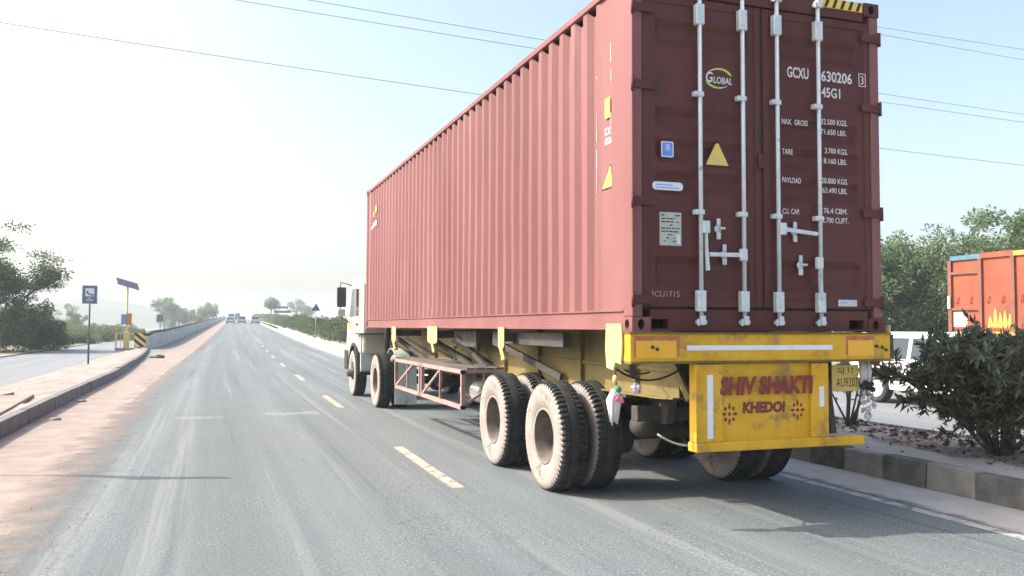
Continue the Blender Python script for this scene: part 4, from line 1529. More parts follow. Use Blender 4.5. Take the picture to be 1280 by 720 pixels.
# ------------------------------------------------------------------ tractor
M['cab'] = mat('cab cream paint', (0.40, 0.35, 0.265), (0.48, 0.43, 0.345), 1.5, 0.45, stain=(0.40, 0.33, 0.24), sscale=2, sth=0.57, rust=(0.25, 0.17, 0.11), rscale=6, rth=0.67)
M['glass'] = mat('dark glass', (0.03, 0.04, 0.045), None, rough=0.08, spec=0.8)
M['black_plastic'] = mat('black plastic', (0.02, 0.02, 0.021), (0.035, 0.035, 0.036), 12, 0.5)
M['greyfender'] = mat('grey green fender', (0.36, 0.41, 0.37), (0.46, 0.50, 0.46), 1.5, 0.75, stain=(0.17, 0.18, 0.165), sscale=1.8, sth=0.5)
M['mirror'] = mat('mirror glass', (0.05, 0.055, 0.06), None, rough=0.15)
M['lamp_glass'] = mat('lamp glass', (0.75, 0.75, 0.72), None, rough=0.2)
M['red_lamp'] = mat('red lamp', (0.45, 0.02, 0.02), None, rough=0.3)
M['amber_lamp'] = mat('amber lamp', (0.75, 0.30, 0.02), None, rough=0.3)
tk = thing('tractor_truck', 'cream tractor truck with black side mirror, pulling the yellow trailer ahead of the container', 'truck', (4.33, 18.8, 0.0))
side = [(18.62, 0.98), (18.60, 2.50), (18.72, 2.66), (20.05, 2.70), (20.28, 2.62), (20.86, 1.72), (21.02, 1.05), (21.02, 0.62), (20.62, 0.60), (20.50, 0.86), (20.25, 1.08), (19.82, 1.16), (19.40, 1.08), (19.18, 0.98)]
cab = MB().prism(side, 'x', 3.13, 5.54).build('cab', M['cab'], tk, bevel=0.06)
for s_, xf in ((-1, 3.127), (1, 5.543)):
    x0, x1 = (xf - 0.006, xf) if s_ < 0 else (xf, xf + 0.006)
    dr_ = MB().prism([(19.10, 1.22), (19.05, 2.48), (20.02, 2.52), (20.14, 2.44), (20.62, 1.72), (20.70, 1.22), (20.3, 1.20)], 'x', x0, x1).build('door', M['cab'], tk, bevel=0.003)
    xx0, xx1 = (xf - 0.010, xf - 0.0065) if s_ < 0 else (xf + 0.0065, xf + 0.010)
    MB().prism([(19.16, 1.80), (19.12, 2.40), (19.62, 2.43), (19.64, 1.80)], 'x', xx0, xx1).build('window', M['glass'], dr_)
    MB().prism([(19.72, 1.80), (19.70, 2.43), (20.02, 2.44), (20.10, 2.38), (20.48, 1.80)], 'x', xx0, xx1).build('window', M['glass'], dr_)
    MB().box(*( (xf - 0.04, xf - 0.0066) if s_ < 0 else (xf + 0.0066, xf + 0.04)), 19.22, 19.38, 1.60, 1.64, c=0.004).build('handle', M['black_plastic'], dr_)
    # mirror on its loop arm
    mx_ = xf + s_ * 0.24
    mb = MB().tube([(xf + s_ * 0.0, 20.2, 2.52), (mx_, 20.30, 2.60), (mx_ + s_ * 0.02, 20.32, 2.30), (mx_, 20.30, 1.80), (xf, 20.42, 1.66)], 0.014, 6)
    mr_ = mb.build('mirror_arm', M['chassis'], tk)
    MB().box(mx_ - 0.10, mx_ + 0.11, 20.17, 20.24, 2.02, 2.48, c=0.02).build('mirror', M['black_plastic'], mr_)
    MB().box(mx_ - 0.085, mx_ + 0.095, 20.164, 20.1695, 2.04, 2.46).build('mirror_glass', M['mirror'], mr_)
    MB().box(mx_ - 0.09, mx_ + 0.09, 20.18, 20.24, 1.80, 1.97, c=0.02).build('small_mirror', M['greyfender'], mr_)
    # wheel arch lip and step
    mb = MB()
    for q in range(10):
        t0, t1_ = math.pi * q / 10, math.pi * (q + 1) / 10
        for_ = [(19.86 + 0.62 * math.cos(t0), 0.52 + 0.62 * math.sin(t0)), (19.86 + 0.62 * math.cos(t1_), 0.52 + 0.62 * math.sin(t1_)),
                (19.86 + 0.68 * math.cos(t1_), 0.52 + 0.68 * math.sin(t1_)), (19.86 + 0.68 * math.cos(t0), 0.52 + 0.68 * math.sin(t0))]
        mb.prism(for_, 'x', xf - 0.02 if s_ < 0 else xf - 0.06, xf + 0.06 if s_ < 0 else xf + 0.02)
    mb.build('wheel_arch', M['black_plastic'], tk)
    MB().box(*((xf - 0.03, xf + 0.3) if s_ < 0 else (xf - 0.3, xf + 0.03)), 20.62, 21.08, 0.55, 1.02, c=0.02).build('bumper_corner', M['black_plastic'], tk)
    MB().box(*((xf + 0.03, xf + 0.22) if s_ < 0 else (xf - 0.22, xf - 0.03)), 21.0221, 21.04, 1.05, 1.25).build('headlight', M['lamp_glass'], tk)
# yellow sticker on the cab side
MB().box(3.115, 3.1205, 20.05, 20.55, 1.52, 1.62).build('side_sticker', M['yellow_st'], tk)
MB().prism([(3.3, 1.80), (5.37, 1.80), (5.30, 2.48), (3.37, 2.48)], 'y', 20.60, 20.603)
ws = MB()
ws.add([(3.27, 20.83, 1.80), (5.40, 20.83, 1.80), (5.32, 20.36, 2.53), (3.35, 20.36, 2.53)], [(0, 1, 2, 3)])
ws.v = [(p[0], p[1] + 0.012, p[2] + 0.01) for p in ws.v]
ws.build('windscreen', M['glass'], tk)
# chassis and rear of the cab
for x in (3.95, 4.62):
    MB().box(x, x + 0.08, 15.6, 20.9, 0.78, 1.0).build('chassis_rail', M['chassis'], tk)
MB().box(3.75, 4.9, 16.3, 17.3, 1.01, 1.10, c=0.02).build('fifth_wheel', M['chassis'], tk)
fd = MB().box(3.10, 3.90, 18.70, 18.76, 0.60, 1.40, c=0.01).build('mudflap_panel', M['greyfender'], tk)
mb = MB().box(3.05, 3.95, 18.45, 19.2, 1.401, 1.43)
mb.build('fender_top', M['chassis'], tk)
MB().box(4.77, 5.57, 18.70, 18.76, 0.60, 1.40, c=0.01).build('mudflap_panel', M['greyfender'], tk)
MB().box(4.97, 5.53, 17.62, 18.45, 0.62, 1.15, c=0.03).build('fuel_tank', M['chassis'], tk)
MB().box(3.2, 3.5, 17.5, 17.6, 0.55, 0.85, c=0.01).build('tail_box', M['cab'], tk)
MB().tube([(3.62, 18.4, 0.9), (3.62, 18.42, 2.4)], 0.06, 10).build('exhaust_stack', M['chassis'], tk)
for q, (a, b_) in enumerate((((3.85, 18.5, 1.35), (3.7, 16.9, 1.30)), ((4.0, 18.5, 1.4), (4.2, 16.5, 1.2)))):
    MB().tube(hang(a, b_, 0.18), 0.014, 6).build('air_line', M['black_plastic'], tk)
# rear mudguards over the drive wheels
for s_, x0 in ((-1, 3.08), (1, 5.0)):
    mb = MB()
    for q in range(8):
        t0, t1_ = R(25 + 130 * q / 8), R(25 + 130 * (q + 1) / 8)
        o_ = [(16.84 + 0.60 * math.cos(t0), 0.54 + 0.60 * math.sin(t0)), (16.84 + 0.60 * math.cos(t1_), 0.54 + 0.60 * math.sin(t1_)),
              (16.84 + 0.612 * math.cos(t1_), 0.54 + 0.612 * math.sin(t1_)), (16.84 + 0.612 * math.cos(t0), 0.54 + 0.612 * math.sin(t0))]
        mb.prism(o_, 'x', x0 + (0.30 if s_ < 0 else 0), x0 + 0.59 - (0.30 if s_ > 0 else 0))
    mb.build('mudguard', M['greyfender'], tk)
for xq in (3.34, 4.92):
    MB().box(xq, xq + 0.42, 16.20, 16.215, 0.10, 1.0, c=0.003).build('mudflap', M['greyfender'], tk)
mb = MB().tube([(3.4, 16.84, 0.52), (5.27, 16.84, 0.52)], 0.08, 12)
mb.ball((4.33, 16.84, 0.52), 0.22, 12)
mb.build('drive_axle', M['chassis'], tk)
MB().tube([(3.4, 19.86, 0.52), (5.27, 19.86, 0.52)], 0.06, 10).build('front_axle', M['chassis'], tk)
for (x, s_) in ((3.20, -1), (3.56, 1), (5.475, 1), (5.115, -1)):
    tree_at(first[s_], (x, 16.84, 0.52), tk)
fwh = make_wheel(tk, (3.23, 19.86, 0.52), -1, True)
make_wheel(tk, (5.44, 19.86, 0.52), 1, True)

# ------------------------------------------------------------------ foliage
M['bark'] = mat('bark', (0.10, 0.08, 0.065), (0.17, 0.14, 0.115), 8, 0.9, bump=0.5, bscale=20, stretch=(1, 1, 0.2))
M['leaf_tree'] = leaf_mat('roadside tree leaf', (0.06, 0.105, 0.045), (0.25, 0.34, 0.17), 0.55, 0.5)
M['leaf_tree2'] = leaf_mat('roadside tree leaf, dusty', (0.07, 0.11, 0.05), (0.27, 0.34, 0.18), 0.55, 0.5)
M['leaf_bush'] = leaf_mat('dusty shrub leaf', (0.05, 0.065, 0.030), (0.26, 0.285, 0.175), 0.45, 0.28, (0.22, 0.13, 0.09))
M['leaf_hedge'] = leaf_mat('hedge leaf', (0.04, 0.07, 0.025), (0.15, 0.20, 0.09))
M['leaf_dry'] = leaf_mat('sparse tree leaf', (0.032, 0.06, 0.02), (0.105, 0.155, 0.06))
M['leaf_pale'] = leaf_mat('pale scrub leaf', (0.09, 0.125, 0.05), (0.19, 0.23, 0.115))
M['litter'] = leaf_mat('fallen leaf', (0.10, 0.06, 0.045), (0.22, 0.15, 0.11), 0.9, 0.0)
M['pebble'] = leaf_mat('pebble', (0.20, 0.17, 0.15), (0.42, 0.36, 0.32), 0.95, 0.0)


def leaf_geo(P, D, L, Wd, fold=0.25):
    """lanceolate folded leaves: P base points, D directions, L lengths, Wd widths -> verts, faces"""
    n = len(P)
    D = D / np.linalg.norm(D, axis=1, keepdims=True)
    U = rng.normal(0, 1, (n, 3))
    S = np.cross(D, U)
    S /= np.linalg.norm(S, axis=1, keepdims=True) + 1e-9
    Nn = np.cross(S, D)
    L = L[:, None]
    Wd = Wd[:, None]
    base = P
    mid = P + D * L * 0.45
    tip = P + D * L - Nn * L * 0.12
    l_ = mid + S * Wd * 0.5 + Nn * Wd * fold
    r_ = mid - S * Wd * 0.5 + Nn * Wd * fold
    V = np.stack([base, l_, tip, r_], 1).reshape(-1, 3)
    i = np.arange(n) * 4
    F = np.concatenate([np.stack([i, i + 1, i + 2], 1), np.stack([i, i + 2, i + 3], 1)])
    return V, F


def np_mesh(name, V, F, ma, parent=None, loc=None, smooth=False):
    me = bpy.data.meshes.new(name)
    o0 = np.array(origin(parent)) if parent is not None else (np.array(loc) if loc is not None else np.zeros(3))
    V = np.asarray(V) - o0
    me.vertices.add(len(V))
    me.vertices.foreach_set('co', V.astype(np.float32).ravel())
    k = F.shape[1]
    me.loops.add(F.size)
    me.loops.foreach_set('vertex_index', F.astype(np.int32).ravel())
    me.polygons.add(len(F))
    me.polygons.foreach_set('loop_start', np.arange(0, F.size, k, dtype=np.int32))
    me.polygons.foreach_set('loop_total', np.full(len(F), k, dtype=np.int32))
    me.update(calc_edges=True)
    me.materials.append(ma)
    return link(name, me, parent, loc if parent is None else None)


def clumps(center, radii, n_cl, n_leaf, cl_r, leaf, shell=0.55, low_cut=-0.7, seed=0, aspect=0.45):
    """leaves in clumps spread through an ellipsoid"""
    g_ = np.random.default_rng(seed)
    d = g_.normal(0, 1, (n_cl * 3, 3))
    d /= np.linalg.norm(d, axis=1, keepdims=True)
    d = d[d[:, 2] > low_cut][:n_cl]
    rad = shell + (1 - shell) * g_.random((len(d), 1)) ** 0.6
    rad *= 0.82 + 0.36 * g_.random((len(d), 1))
    C = np.array(center) + d * rad * np.array(radii)
    k = g_.integers(0, len(C), n_leaf)
    cr_ = cl_r * (0.6 + 0.8 * g_.random(len(C)))
    off = g_.normal(0, 1, (n_leaf, 3))
    off /= np.linalg.norm(off, axis=1, keepdims=True)
    off *= (g_.random((n_leaf, 1)) ** 0.45)
    P = C[k] + off * cr_[k][:, None] * np.array([1, 1, 0.8])
    D = off + 0.6 * g_.normal(0, 1, (n_leaf, 3)) + np.array([0, 0, -0.15])
    L = leaf * (0.7 + 0.7 * g_.random(n_leaf))
    return P, D, L, L * aspect, C


def limb_mesh(mb, base, C, r0, top, seed, n_limbs=9):
    """tapered trunk with limbs reaching some clump centres"""
    g_ = random.Random(seed)
    base = Vector(base)
    top = Vector(top)
    pts_ = [base + (top - base) * t + Vector((g_.uniform(-.1, .1), g_.uniform(-.1, .1), 0)) * (1 if 0 < t < 1 else 0) for t in (0, .2, .45, .7, 1)]
    mb.tube(pts_, [r0 * 1.25, r0, r0 * .8, r0 * .6, r0 * .3], 8)
    for q in range(min(n_limbs, len(C))):
        e = Vector(C[g_.randrange(len(C))])
        t = g_.uniform(0.3, 0.85)
        s_ = base.lerp(top, t)
        mid = s_.lerp(e, 0.5) + Vector((g_.uniform(-.2, .2), g_.uniform(-.2, .2), 0.15))
        mb.tube([s_, mid, e], [r0 * .42, r0 * .28, r0 * .1], 6)


def make_tree(name, label, base, h, crown, leaf_m, n_leaf, leaf, seed, group, cl_r=0.75, n_cl=46, r0=0.16, low=-0.7, shell=0.55, cat='tree', limbs=9, aspect=0.45):
    """crown: list of (offset centre, radii, share)"""
    t = thing(name, label, cat, base, group)
    Vs, Fs, Cs, k = [], [], [], 0
    for i, (oc, rad, sh) in enumerate(crown):
        c = (base[0] + oc[0], base[1] + oc[1], base[2] + oc[2])
        P, D, L, W_, C = clumps(c, rad, int(n_cl * sh) + 3, int(n_leaf * sh), cl_r, leaf, shell, low, seed * 17 + i, aspect)
        V, F = leaf_geo(P, D, L, W_)
        Vs.append(V)
        Fs.append(F + k)
        k += len(V)
        Cs += C.tolist()
    np_mesh('crown', np.concatenate(Vs), np.concatenate(Fs), leaf_m, t)
    mb = MB()
    limb_mesh(mb, base, Cs, r0, (base[0] + crown[0][0][0] * 0.6, base[1] + crown[0][0][1] * 0.6, base[2] + crown[0][0][2] + crown[0][1][2] * 0.4), seed, limbs)
    mb.build('trunk', M['bark'], t)
    return t


# row of trees beyond the far carriageway
TG = 'trees beyond the far carriageway'
make_tree('roadside_tree', 'leafy green tree rising directly right of the container door edge', (29.6, 31.2, -0.1), 6.4,
          [((0, 0, 3.3), (1.6, 1.7, 2.7), 1.0), ((-.6, 0.3, 1.6), (1.9, 1.7, 1.6), .6)], M['leaf_tree'], 12000, 0.17, 3, TG, 0.62, 60)
make_tree('roadside_tree', 'leafy green tree with a notched top between the container and the orange truck', (31.3, 30.2, -0.1), 6.2,
          [((0, 0, 3.1), (1.7, 1.7, 2.75), 1.0), ((.4, 0, 1.4), (2.0, 1.7, 1.5), .6)], M['leaf_tree2'], 12000, 0.17, 4, TG, 0.62, 60)
make_tree('roadside_tree', 'tallest leafy tree, standing behind the orange truck body', (33.4, 28.8, -0.1), 7.3,
          [((0, 0, 4.3), (2.2, 2.0, 2.6), 1.0), ((-.3, 0, 1.9), (2.0, 1.8, 1.9), .6)], M['leaf_tree'], 13000, 0.18, 5, TG, 0.66, 64)
make_tree('roadside_tree', 'leafy tree at the right edge of the view behind the orange truck body', (37.4, 29.4, -0.1), 7.0,
          [((0, 0, 4.2), (2.2, 2.2, 2.7), 1.0), ((0, 0, 1.9), (2.0, 1.8, 1.8), .5)], M['leaf_tree2'], 10000, 0.18, 6, TG, 0.66, 60)
make_tree('roadside_tree', 'leafy tree mostly hidden behind the right side of the container', (27.0, 31.8, -0.1), 6.2,
          [((0, 0, 3.3), (2.0, 2.0, 2.6), 1.0), ((0, 0, 1.6), (1.9, 1.8, 1.5), .5)], M['leaf_tree'], 9000, 0.18, 8, TG, 0.66, 56)

# open branched tree and scrub at the left edge
def open_tree():
    base = (-13.6, 60.0, -0.1)
    t = thing('open_tree', 'open branched tree with bare upper limbs at the left edge beyond the service road', 'tree', base)
    g_ = random.Random(21)
    mb = MB()
    tips = []

    def grow(p, d, r, ln, dep):
        n = 4
        pts_ = [Vector(p)]
        q = Vector(p)
        dd = Vector(d)
        for i in range(n):
            dd = (dd + Vector((g_.uniform(-.22, .22), g_.uniform(-.22, .22), g_.uniform(-.05, .16)))).normalized()
            q = q + dd * ln / n
            pts_.append(q.copy())
        mb.tube(pts_, [r * (1 - 0.55 * i / n) for i in range(n + 1)], 6 if dep > 1 else 8)
        if dep >= 4:
            tips.append(q.copy())
            return
        if dep >= 2:
            tips.append(q.copy())
        for k in range(3 if dep < 3 else 2):
            a = g_.uniform(0, 6.28)
            sp_ = g_.uniform(0.45, 0.95)
            nd = (dd + Vector((math.cos(a) * sp_, math.sin(a) * sp_, g_.uniform(-.15, .25)))).normalized()
            grow(pts_[g_.choice((2, 3, 4, 4))], nd, r * 0.55, ln * g_.uniform(0.62, 0.82), dep + 1)

    for (dx, dy) in ((0.1, 0), (0.5, -0.1), (-0.4, 0.2), (0.9, 0.1)):
        grow((base[0] + dx * 0.3, base[1], base[2]), Vector((dx * 0.9, dy, 1.0)).normalized(), 0.14, 2.9, 1)
    mb.build('trunk', M['bark'], t)
    T_ = np.array([tuple(q) for q in tips])
    n = 24000
    k = rng.integers(0, len(T_), n)
    off = rng.normal(0, 1, (n, 3)) * np.array([0.36, 0.36, 0.13])
    P = T_[k] + off
    D = off + rng.normal(0, 0.3, (n, 3))
    L = 0.15 * (0.6 + 0.8 * rng.random(n))
    V, F = leaf_geo(P, D, L, L * 0.5)
    np_mesh('crown', V, F, M['leaf_dry'], t)


open_tree()
SG = 'scrub along the service road'
scrubs = [(-12.6, 57.0, 2.9, 4.8, 'large grey green shrub under the open branched tree at the left edge'),
          (-15.6, 60.5, 2.6, 5.2, 'dense shrub at the far left edge beyond the service road'),
          (-10.9, 63.0, 1.9, 3.2, 'low rounded shrub right of the open branched tree'),
          (-13.5, 78.0, 2.4, 1.5, 'pale scrub bush left of the phone sign post'),
          (-12.2, 84.0, 2.6, 1.4, 'pale scrub bush seen behind the phone sign post'),
          (-11.9, 94.0, 2.8, 1.5, 'pale scrub bush between the phone sign and the call box'),
          (-11.2, 104.0, 2.8, 1.5, 'pale scrub bush just left of the yellow call box cage'),
          (-10.2, 116.0, 2.8, 1.6, 'pale scrub bush seen behind the yellow call box cage'),
          (-21.0, 150.0, 3.4, 4.6, 'hazy tall bush at the foot of the far hill, left of the phone sign')]
for i, (x, y, r_, h, lb) in enumerate(scrubs):
    make_tree('scrub_bush', lb, (x, y, -0.1), h, [((0, 0, h * 0.5), (r_, r_, h * 0.5), 1.0), ((r_ * .5, 0, h * 0.32), (r_ * .7, r_ * .7, h * .34), .5)],
              M['leaf_pale'] if i > 2 else M['leaf_dry'], 6500, 0.17, 40 + i, SG, 0.5, 46, 0.07, -0.9, 0.45, 'bush', 7)

# far trees fading in the haze
FT = 'far trees in the haze'
far = [(-11.8, 262.0, -0.1, 9.6, 3.1, 'big bluish tree fading in the haze behind the small far sign'),
       (-8.2, 266.0, -0.1, 7.2, 3.2, 'bluish tree fading in the haze, right half of the far clump'),
       (-3.4, 268.0, 0.0, 6.2, 2.6, 'small flat topped tree beyond the parapet wall'),
       (-0.2, 262.0, 0.6, 7.6, 2.4, 'leaning grey tree just above the far end of the parapet'),
       (16.4, 252.0, 2.6, 9.0, 1.9, 'small round topped tree on a thin stem above the far median'),
       (30.8, 330.0, 0.0, 11.4, 3.6, 'pale spreading tree between the far signboard and the triangle sign'),
       (35.5, 335.0, 0.0, 9.2, 2.6, 'low pale tree left of the triangle sign')]
for i, (x, y, z, h, r_, lb) in enumerate(far):
    thin = i == 4
    cz = h - z - r_ * (0.75 if not thin else 0.7)
    rr = (r_, r_, r_ * (0.8 if not thin else 0.72))
    cr_list = [((0, 0, cz), rr, 1.0)]
    if i < 2:
        cr_list.append(((0.5, 0, cz * 0.5), (r_ * 0.95, r_, cz * 0.55), .7))
    make_tree('far_tree', lb, (x, y, z), h, cr_list, M['leaf_tree'], 2600, 0.42, 70 + i, FT, 0.9, 30, 0.2, -0.8, 0.5)

# shrubs of the median, ahead of the truck
protos = []
HG = 'shrubs planted along the median'
names_m = ['first', 'second', 'third', 'fourth', 'fifth', 'sixth', 'seventh', 'eighth', 'ninth', 'tenth', 'eleventh', 'twelfth', 'thirteenth', 'fourteenth', 'fifteenth',
           'sixteenth', 'seventeenth', 'eighteenth', 'nineteenth', 'twentieth', 'twenty first', 'twenty second', 'twenty third', 'twenty fourth', 'twenty fifth', 'twenty sixth']
hy = [57, 60, 63, 66, 69, 72, 76, 80, 88, 92, 96, 100, 104, 109, 114, 120, 126, 132, 139, 146]
for i, y in enumerate(hy):
    u = 8.0 + random.uniform(-.3, .3)
    b0 = (u + float(cr(y)), y, float(zr(y)) + 0.15)
    lb = names_m[i] + ' green median shrub ahead of the truck cab, counting away from the cab'
    if i < 3:
        h = (1.7, 1.5, 1.85)[i]
        p_ = make_tree('median_shrub', lb, b0, h, [((0, 0, h * .58), (0.95, 1.25, h * .46), 1.0)], M['leaf_hedge'], 2600, 0.15, 90 + i, HG, 0.3, 40, 0.04, -0.8, 0.5, 'shrub', 6)
        protos.append(p_)
    else:
        c = copy_tree(protos[i % 3])
        c.location = b0
        c.rotation_euler.z = random.uniform(0, 6.28)
        c.scale = (1, 1, random.uniform(0.85, 1.15))
        c['label'] = lb
# the hedge beyond reads as one mass
P, D, L = [], [], []
n = 9000
yy_ = 152 + 230 * rng.random(n) ** 1.3
uu = 8.0 + rng.normal(0, 0.45, n)
hh = rng.random(n) ** 0.6 * (1.5 + 0.4 * np.sin(yy_ * 0.9) + 0.25 * np.sin(yy_ * 2.3))
P = np.stack([uu + cr(yy_), yy_, zr(yy_) + 0.15 + hh], 1)
V, F = leaf_geo(P, rng.normal(0, 1, (n, 3)), 0.4 * (0.6 + 0.8 * rng.random(n)), 0.2 * (0.6 + 0.8 * rng.random(n)))
o = np_mesh('hedge', V, F, M['leaf_hedge'])
tag(o, 'distant median hedge running to the crest of the road', 'hedge', None, 'stuff')

# the two big shrubs on the median at the right, leaves built one by one
leaf_proto = None


def big_shrub(base, label, spread, h, n_st, n_leaf, seed, n_single):
    global leaf_proto
    t = thing('median_shrub', label, 'shrub', base, 'big shrubs beside the kerb')
    g_ = random.Random(seed)
    mb = MB()
    twigs = []
    B = Vector(base)
    for q in range(n_st):
        a = 2 * math.pi * q / n_st + g_.uniform(-.25, .25)
        rr = math.sqrt(g_.random()) * 0.95 + 0.08
        end = B + Vector((math.cos(a) * spread[0] * rr, math.sin(a) * spread[1] * rr, h * (1.0 - 0.30 * rr * rr) * g_.uniform(0.8, 1.0)))
        mid = B.lerp(end, 0.5) + Vector((math.cos(a) * 0.08, math.sin(a) * 0.08, 0.12))
        mb.tube([B + Vector((math.cos(a) * .05, math.sin(a) * .05, -0.03)), B.lerp(mid, .5), mid, mid.lerp(end, .55), end], [0.017, 0.015, 0.011, 0.008, 0.004], 6)
        for k in range(14):
            s_ = mid.lerp(end, g_.uniform(-0.72, 0.9))
            s_ = s_ if s_.z > B.z + 0.22 else s_ + Vector((0, 0, 0.15))
            d = Vector((g_.gauss(0, 1), g_.gauss(0, 1), g_.gauss(0.25, 0.6))).normalized()
            e = s_ + d * g_.uniform(0.16, 0.42)
            if e.z < B.z + 0.14:
                e.z = B.z + 0.14
            mb.tube([s_, s_.lerp(e, .5) + Vector((0, 0, .02)), e], [0.006, 0.005, 0.003], 4)
            twigs.append((s_, e))
        twigs.append((mid, end))
    mb.build('stem', M['bark'], t)
    n = n_leaf
    k = rng.integers(0, len(twigs), n)
    A = np.array([tuple(q[0]) for q in twigs])[k]
    E_ = np.array([tuple(q[1]) for q in twigs])[k]
    s_ = (rng.random((n, 1)) ** 0.6) * 1.05
    ax = E_ - A
    ax /= np.linalg.norm(ax, axis=1, keepdims=True) + 1e-9
    P = A + (E_ - A) * s_ + rng.normal(0, 0.012, (n, 3))
    D = ax * 0.55 + rng.normal(0, 0.62, (n, 3)) + np.array([0, 0, 0.12])
    L = 0.115 * (0.65 + 0.7 * rng.random(n))
    dist = np.linalg.norm(P - np.array([0, 0, CAM_H]), axis=1)
    order = np.argsort(dist)
    single, rest = order[:n_single], order[n_single:]
    V, F = leaf_geo(P[rest], D[rest], L[rest], L[rest] * 0.30)
    tag(np_mesh('foliage', V, F, M['leaf_bush'], t), None, None, None, 'stuff')
    if leaf_proto is None:
        me = bpy.data.meshes.new('leaf')
        vs = [(0, 0, 0), (-.15, .28, .05), (.15, .28, .05), (0, .30, 0), (-.13, .65, .03), (.13, .65, .03), (0, .66, -.03), (0, 1.0, -.12)]
        vs = [(x * 1.0, y, z) for x, y, z in vs]
        me.from_pydata(vs, [], [(0, 3, 1), (0, 2, 3), (1, 3, 6, 4), (3, 2, 5, 6), (4, 6, 7), (6, 5, 7)])
        me.materials.append(M['leaf_bush'])
        leaf_proto = me
    for i in single:
        o = link('leaf', leaf_proto, t)
        d = Vector(D[i]).normalized()
        q = d.to_track_quat('Y', 'Z')
        o.rotation_euler = q.to_euler()
        o.location = Vector(P[i]) - B
        o.scale = (L[i], L[i], L[i])
    return t


big_shrub((8.05, 7.1, 0.20), 'big dusty dark leaved shrub nearest the rear of the truck on the right median', (0.85, 1.28, 1.6), 1.50, 30, 10500, 31, 160)
big_shrub((8.35, 5.5, 0.20), 'big dusty dark leaved shrub running out of the frame on the right median', (0.9, 1.2, 1.7), 1.58, 28, 8500, 32, 130)


def stem_plant(base, label, seed, n_st, h, n_leaf):
    t = thing('stem_plant', label, 'plant', base, 'thin plants on the median')
    g_ = random.Random(seed)
    mb = MB()
    ends = []
    B = Vector(base)
    for q in range(n_st):
        a = g_.uniform(0, 6.28)
        e = B + Vector((math.cos(a) * g_.uniform(.12, .42), math.sin(a) * g_.uniform(.12, .42), h * g_.uniform(.6, 1.05)))
        mb.tube([B + Vector((g_.uniform(-.05, .05), g_.uniform(-.05, .05), -.03)), B.lerp(e, .5) + Vector((g_.uniform(-.05, .05), 0, 0)), e], [0.017, 0.013, 0.006], 6)
        ends.append((B.lerp(e, .55), e))
    mb.build('stem', M['bark'], t)
    k = rng.integers(0, len(ends), n_leaf)
    A = np.array([tuple(q[0]) for q in ends])[k]
    E_ = np.array([tuple(q[1]) for q in ends])[k]
    P = A + (E_ - A) * rng.random((n_leaf, 1)) + rng.normal(0, .03, (n_leaf, 3))
    L = 0.11 * (0.6 + 0.7 * rng.random(n_leaf))
    V, F = leaf_geo(P, rng.normal(0, 1, (n_leaf, 3)), L, L * .35)
    np_mesh('foliage', V, F, M['leaf_bush'], t)


stem_plant((8.4, 9.8, 0.2), 'thin dark stemmed plant on the median behind the number plate', 51, 9, 0.95, 160)
stem_plant((8.0, 10.6, 0.2), 'sparse young plant on the median just behind the yellow lettered panel', 52, 6, 0.6, 120)
stem_plant((8.0, 17.4, 0.2), 'thin plant on the median seen low under the trailer', 53, 6, 0.8, 140)

# fallen leaves and pebbles
n = 2600
x = np.concatenate([rng.uniform(6.9, 8.9, n)])
y = rng.uniform(4.0, 16.0, n)
keep = rng.random(n) < np.clip((x - 7.2) / 1.2, 0.05, 1.0)
x, y = x[keep], y[keep]
P = np.stack([x, y, np.full(len(x), 0.245)], 1)
D = np.stack([rng.normal(0, 1, len(x)), rng.normal(0, 1, len(x)), rng.normal(0.05, 0.15, len(x))], 1)
L = 0.075 * (0.5 + rng.random(len(x)))
V, F = leaf_geo(P, D, L, L * 0.5)
tag(np_mesh('leaf_litter', V, F, M['litter']), 'dry brown leaf litter scattered over the median soil', 'leaf litter', None, 'stuff')


def pebbles(name, label, X, Y, Z, smin, smax):
    n = len(X)
    base = np.array([(1, 0, 0), (-.5, .87, 0), (-.5, -.87, 0), (0.1, 0, .8), (0, 0, -.5)])
    s_ = smin + (smax - smin) * rng.random(n) ** 2.5
    a = rng.uniform(0, 6.28, n)
    ca, sa = np.cos(a), np.sin(a)
    j = 1 + rng.normal(0, .25, (n, 5, 3))
    B_ = base[None] * j * s_[:, None, None]
    V = np.stack([B_[..., 0] * ca[:, None] - B_[..., 1] * sa[:, None], B_[..., 0] * sa[:, None] + B_[..., 1] * ca[:, None], B_[..., 2]], -1)
    V += np.stack([X, Y, Z], 1)[:, None]
    i = np.arange(n)[:, None] * 5
    F = np.concatenate([i + np.array(f) for f in ((0, 1, 3), (1, 2, 3), (2, 0, 3), (1, 0, 4), (2, 1, 4), (0, 2, 4))])
    tag(np_mesh(name, V.reshape(-1, 3), F, M['pebble']), label, 'gravel', None, 'stuff')


n = 1500
yq = 3.5 + 40 * rng.random(n) ** 2.0
xq = -1.5 + rng.normal(0, 0.42, n)
xq2 = -2.55 + np.abs(rng.normal(0, 0.3, n))
xq = np.where(rng.random(n) < 0.62, xq, xq2)
xq = np.clip(xq, -2.63, 1.2)
pebbles('gravel', 'loose gravel on the sandy left shoulder and the road edge', xq, yq, np.full(n, 0.006), 0.004, 0.016)
n = 1300
pebbles('gravel', 'loose grit in the gutter and on the median edge', np.where(rng.random(n) < .5, rng.uniform(5.9, 6.55, n), rng.uniform(6.9, 8.6, n)), rng.uniform(4, 14, n),
        np.full(n, 0.0), 0.004, 0.02)
o = bpy.data.objects['gravel.001']
for v in o.data.vertices:
    if v.co.x > 6.75:
        v.co.z += 0.235
n = 500
pebbles('gravel', 'small stones strewn over the sandy verge left of the kerb', rng.uniform(-4.9, -2.9, n), 8 + 30 * rng.random(n) ** 1.5, np.full(n, 0.0), 0.005, 0.022)
o = bpy.data.objects['gravel.002']
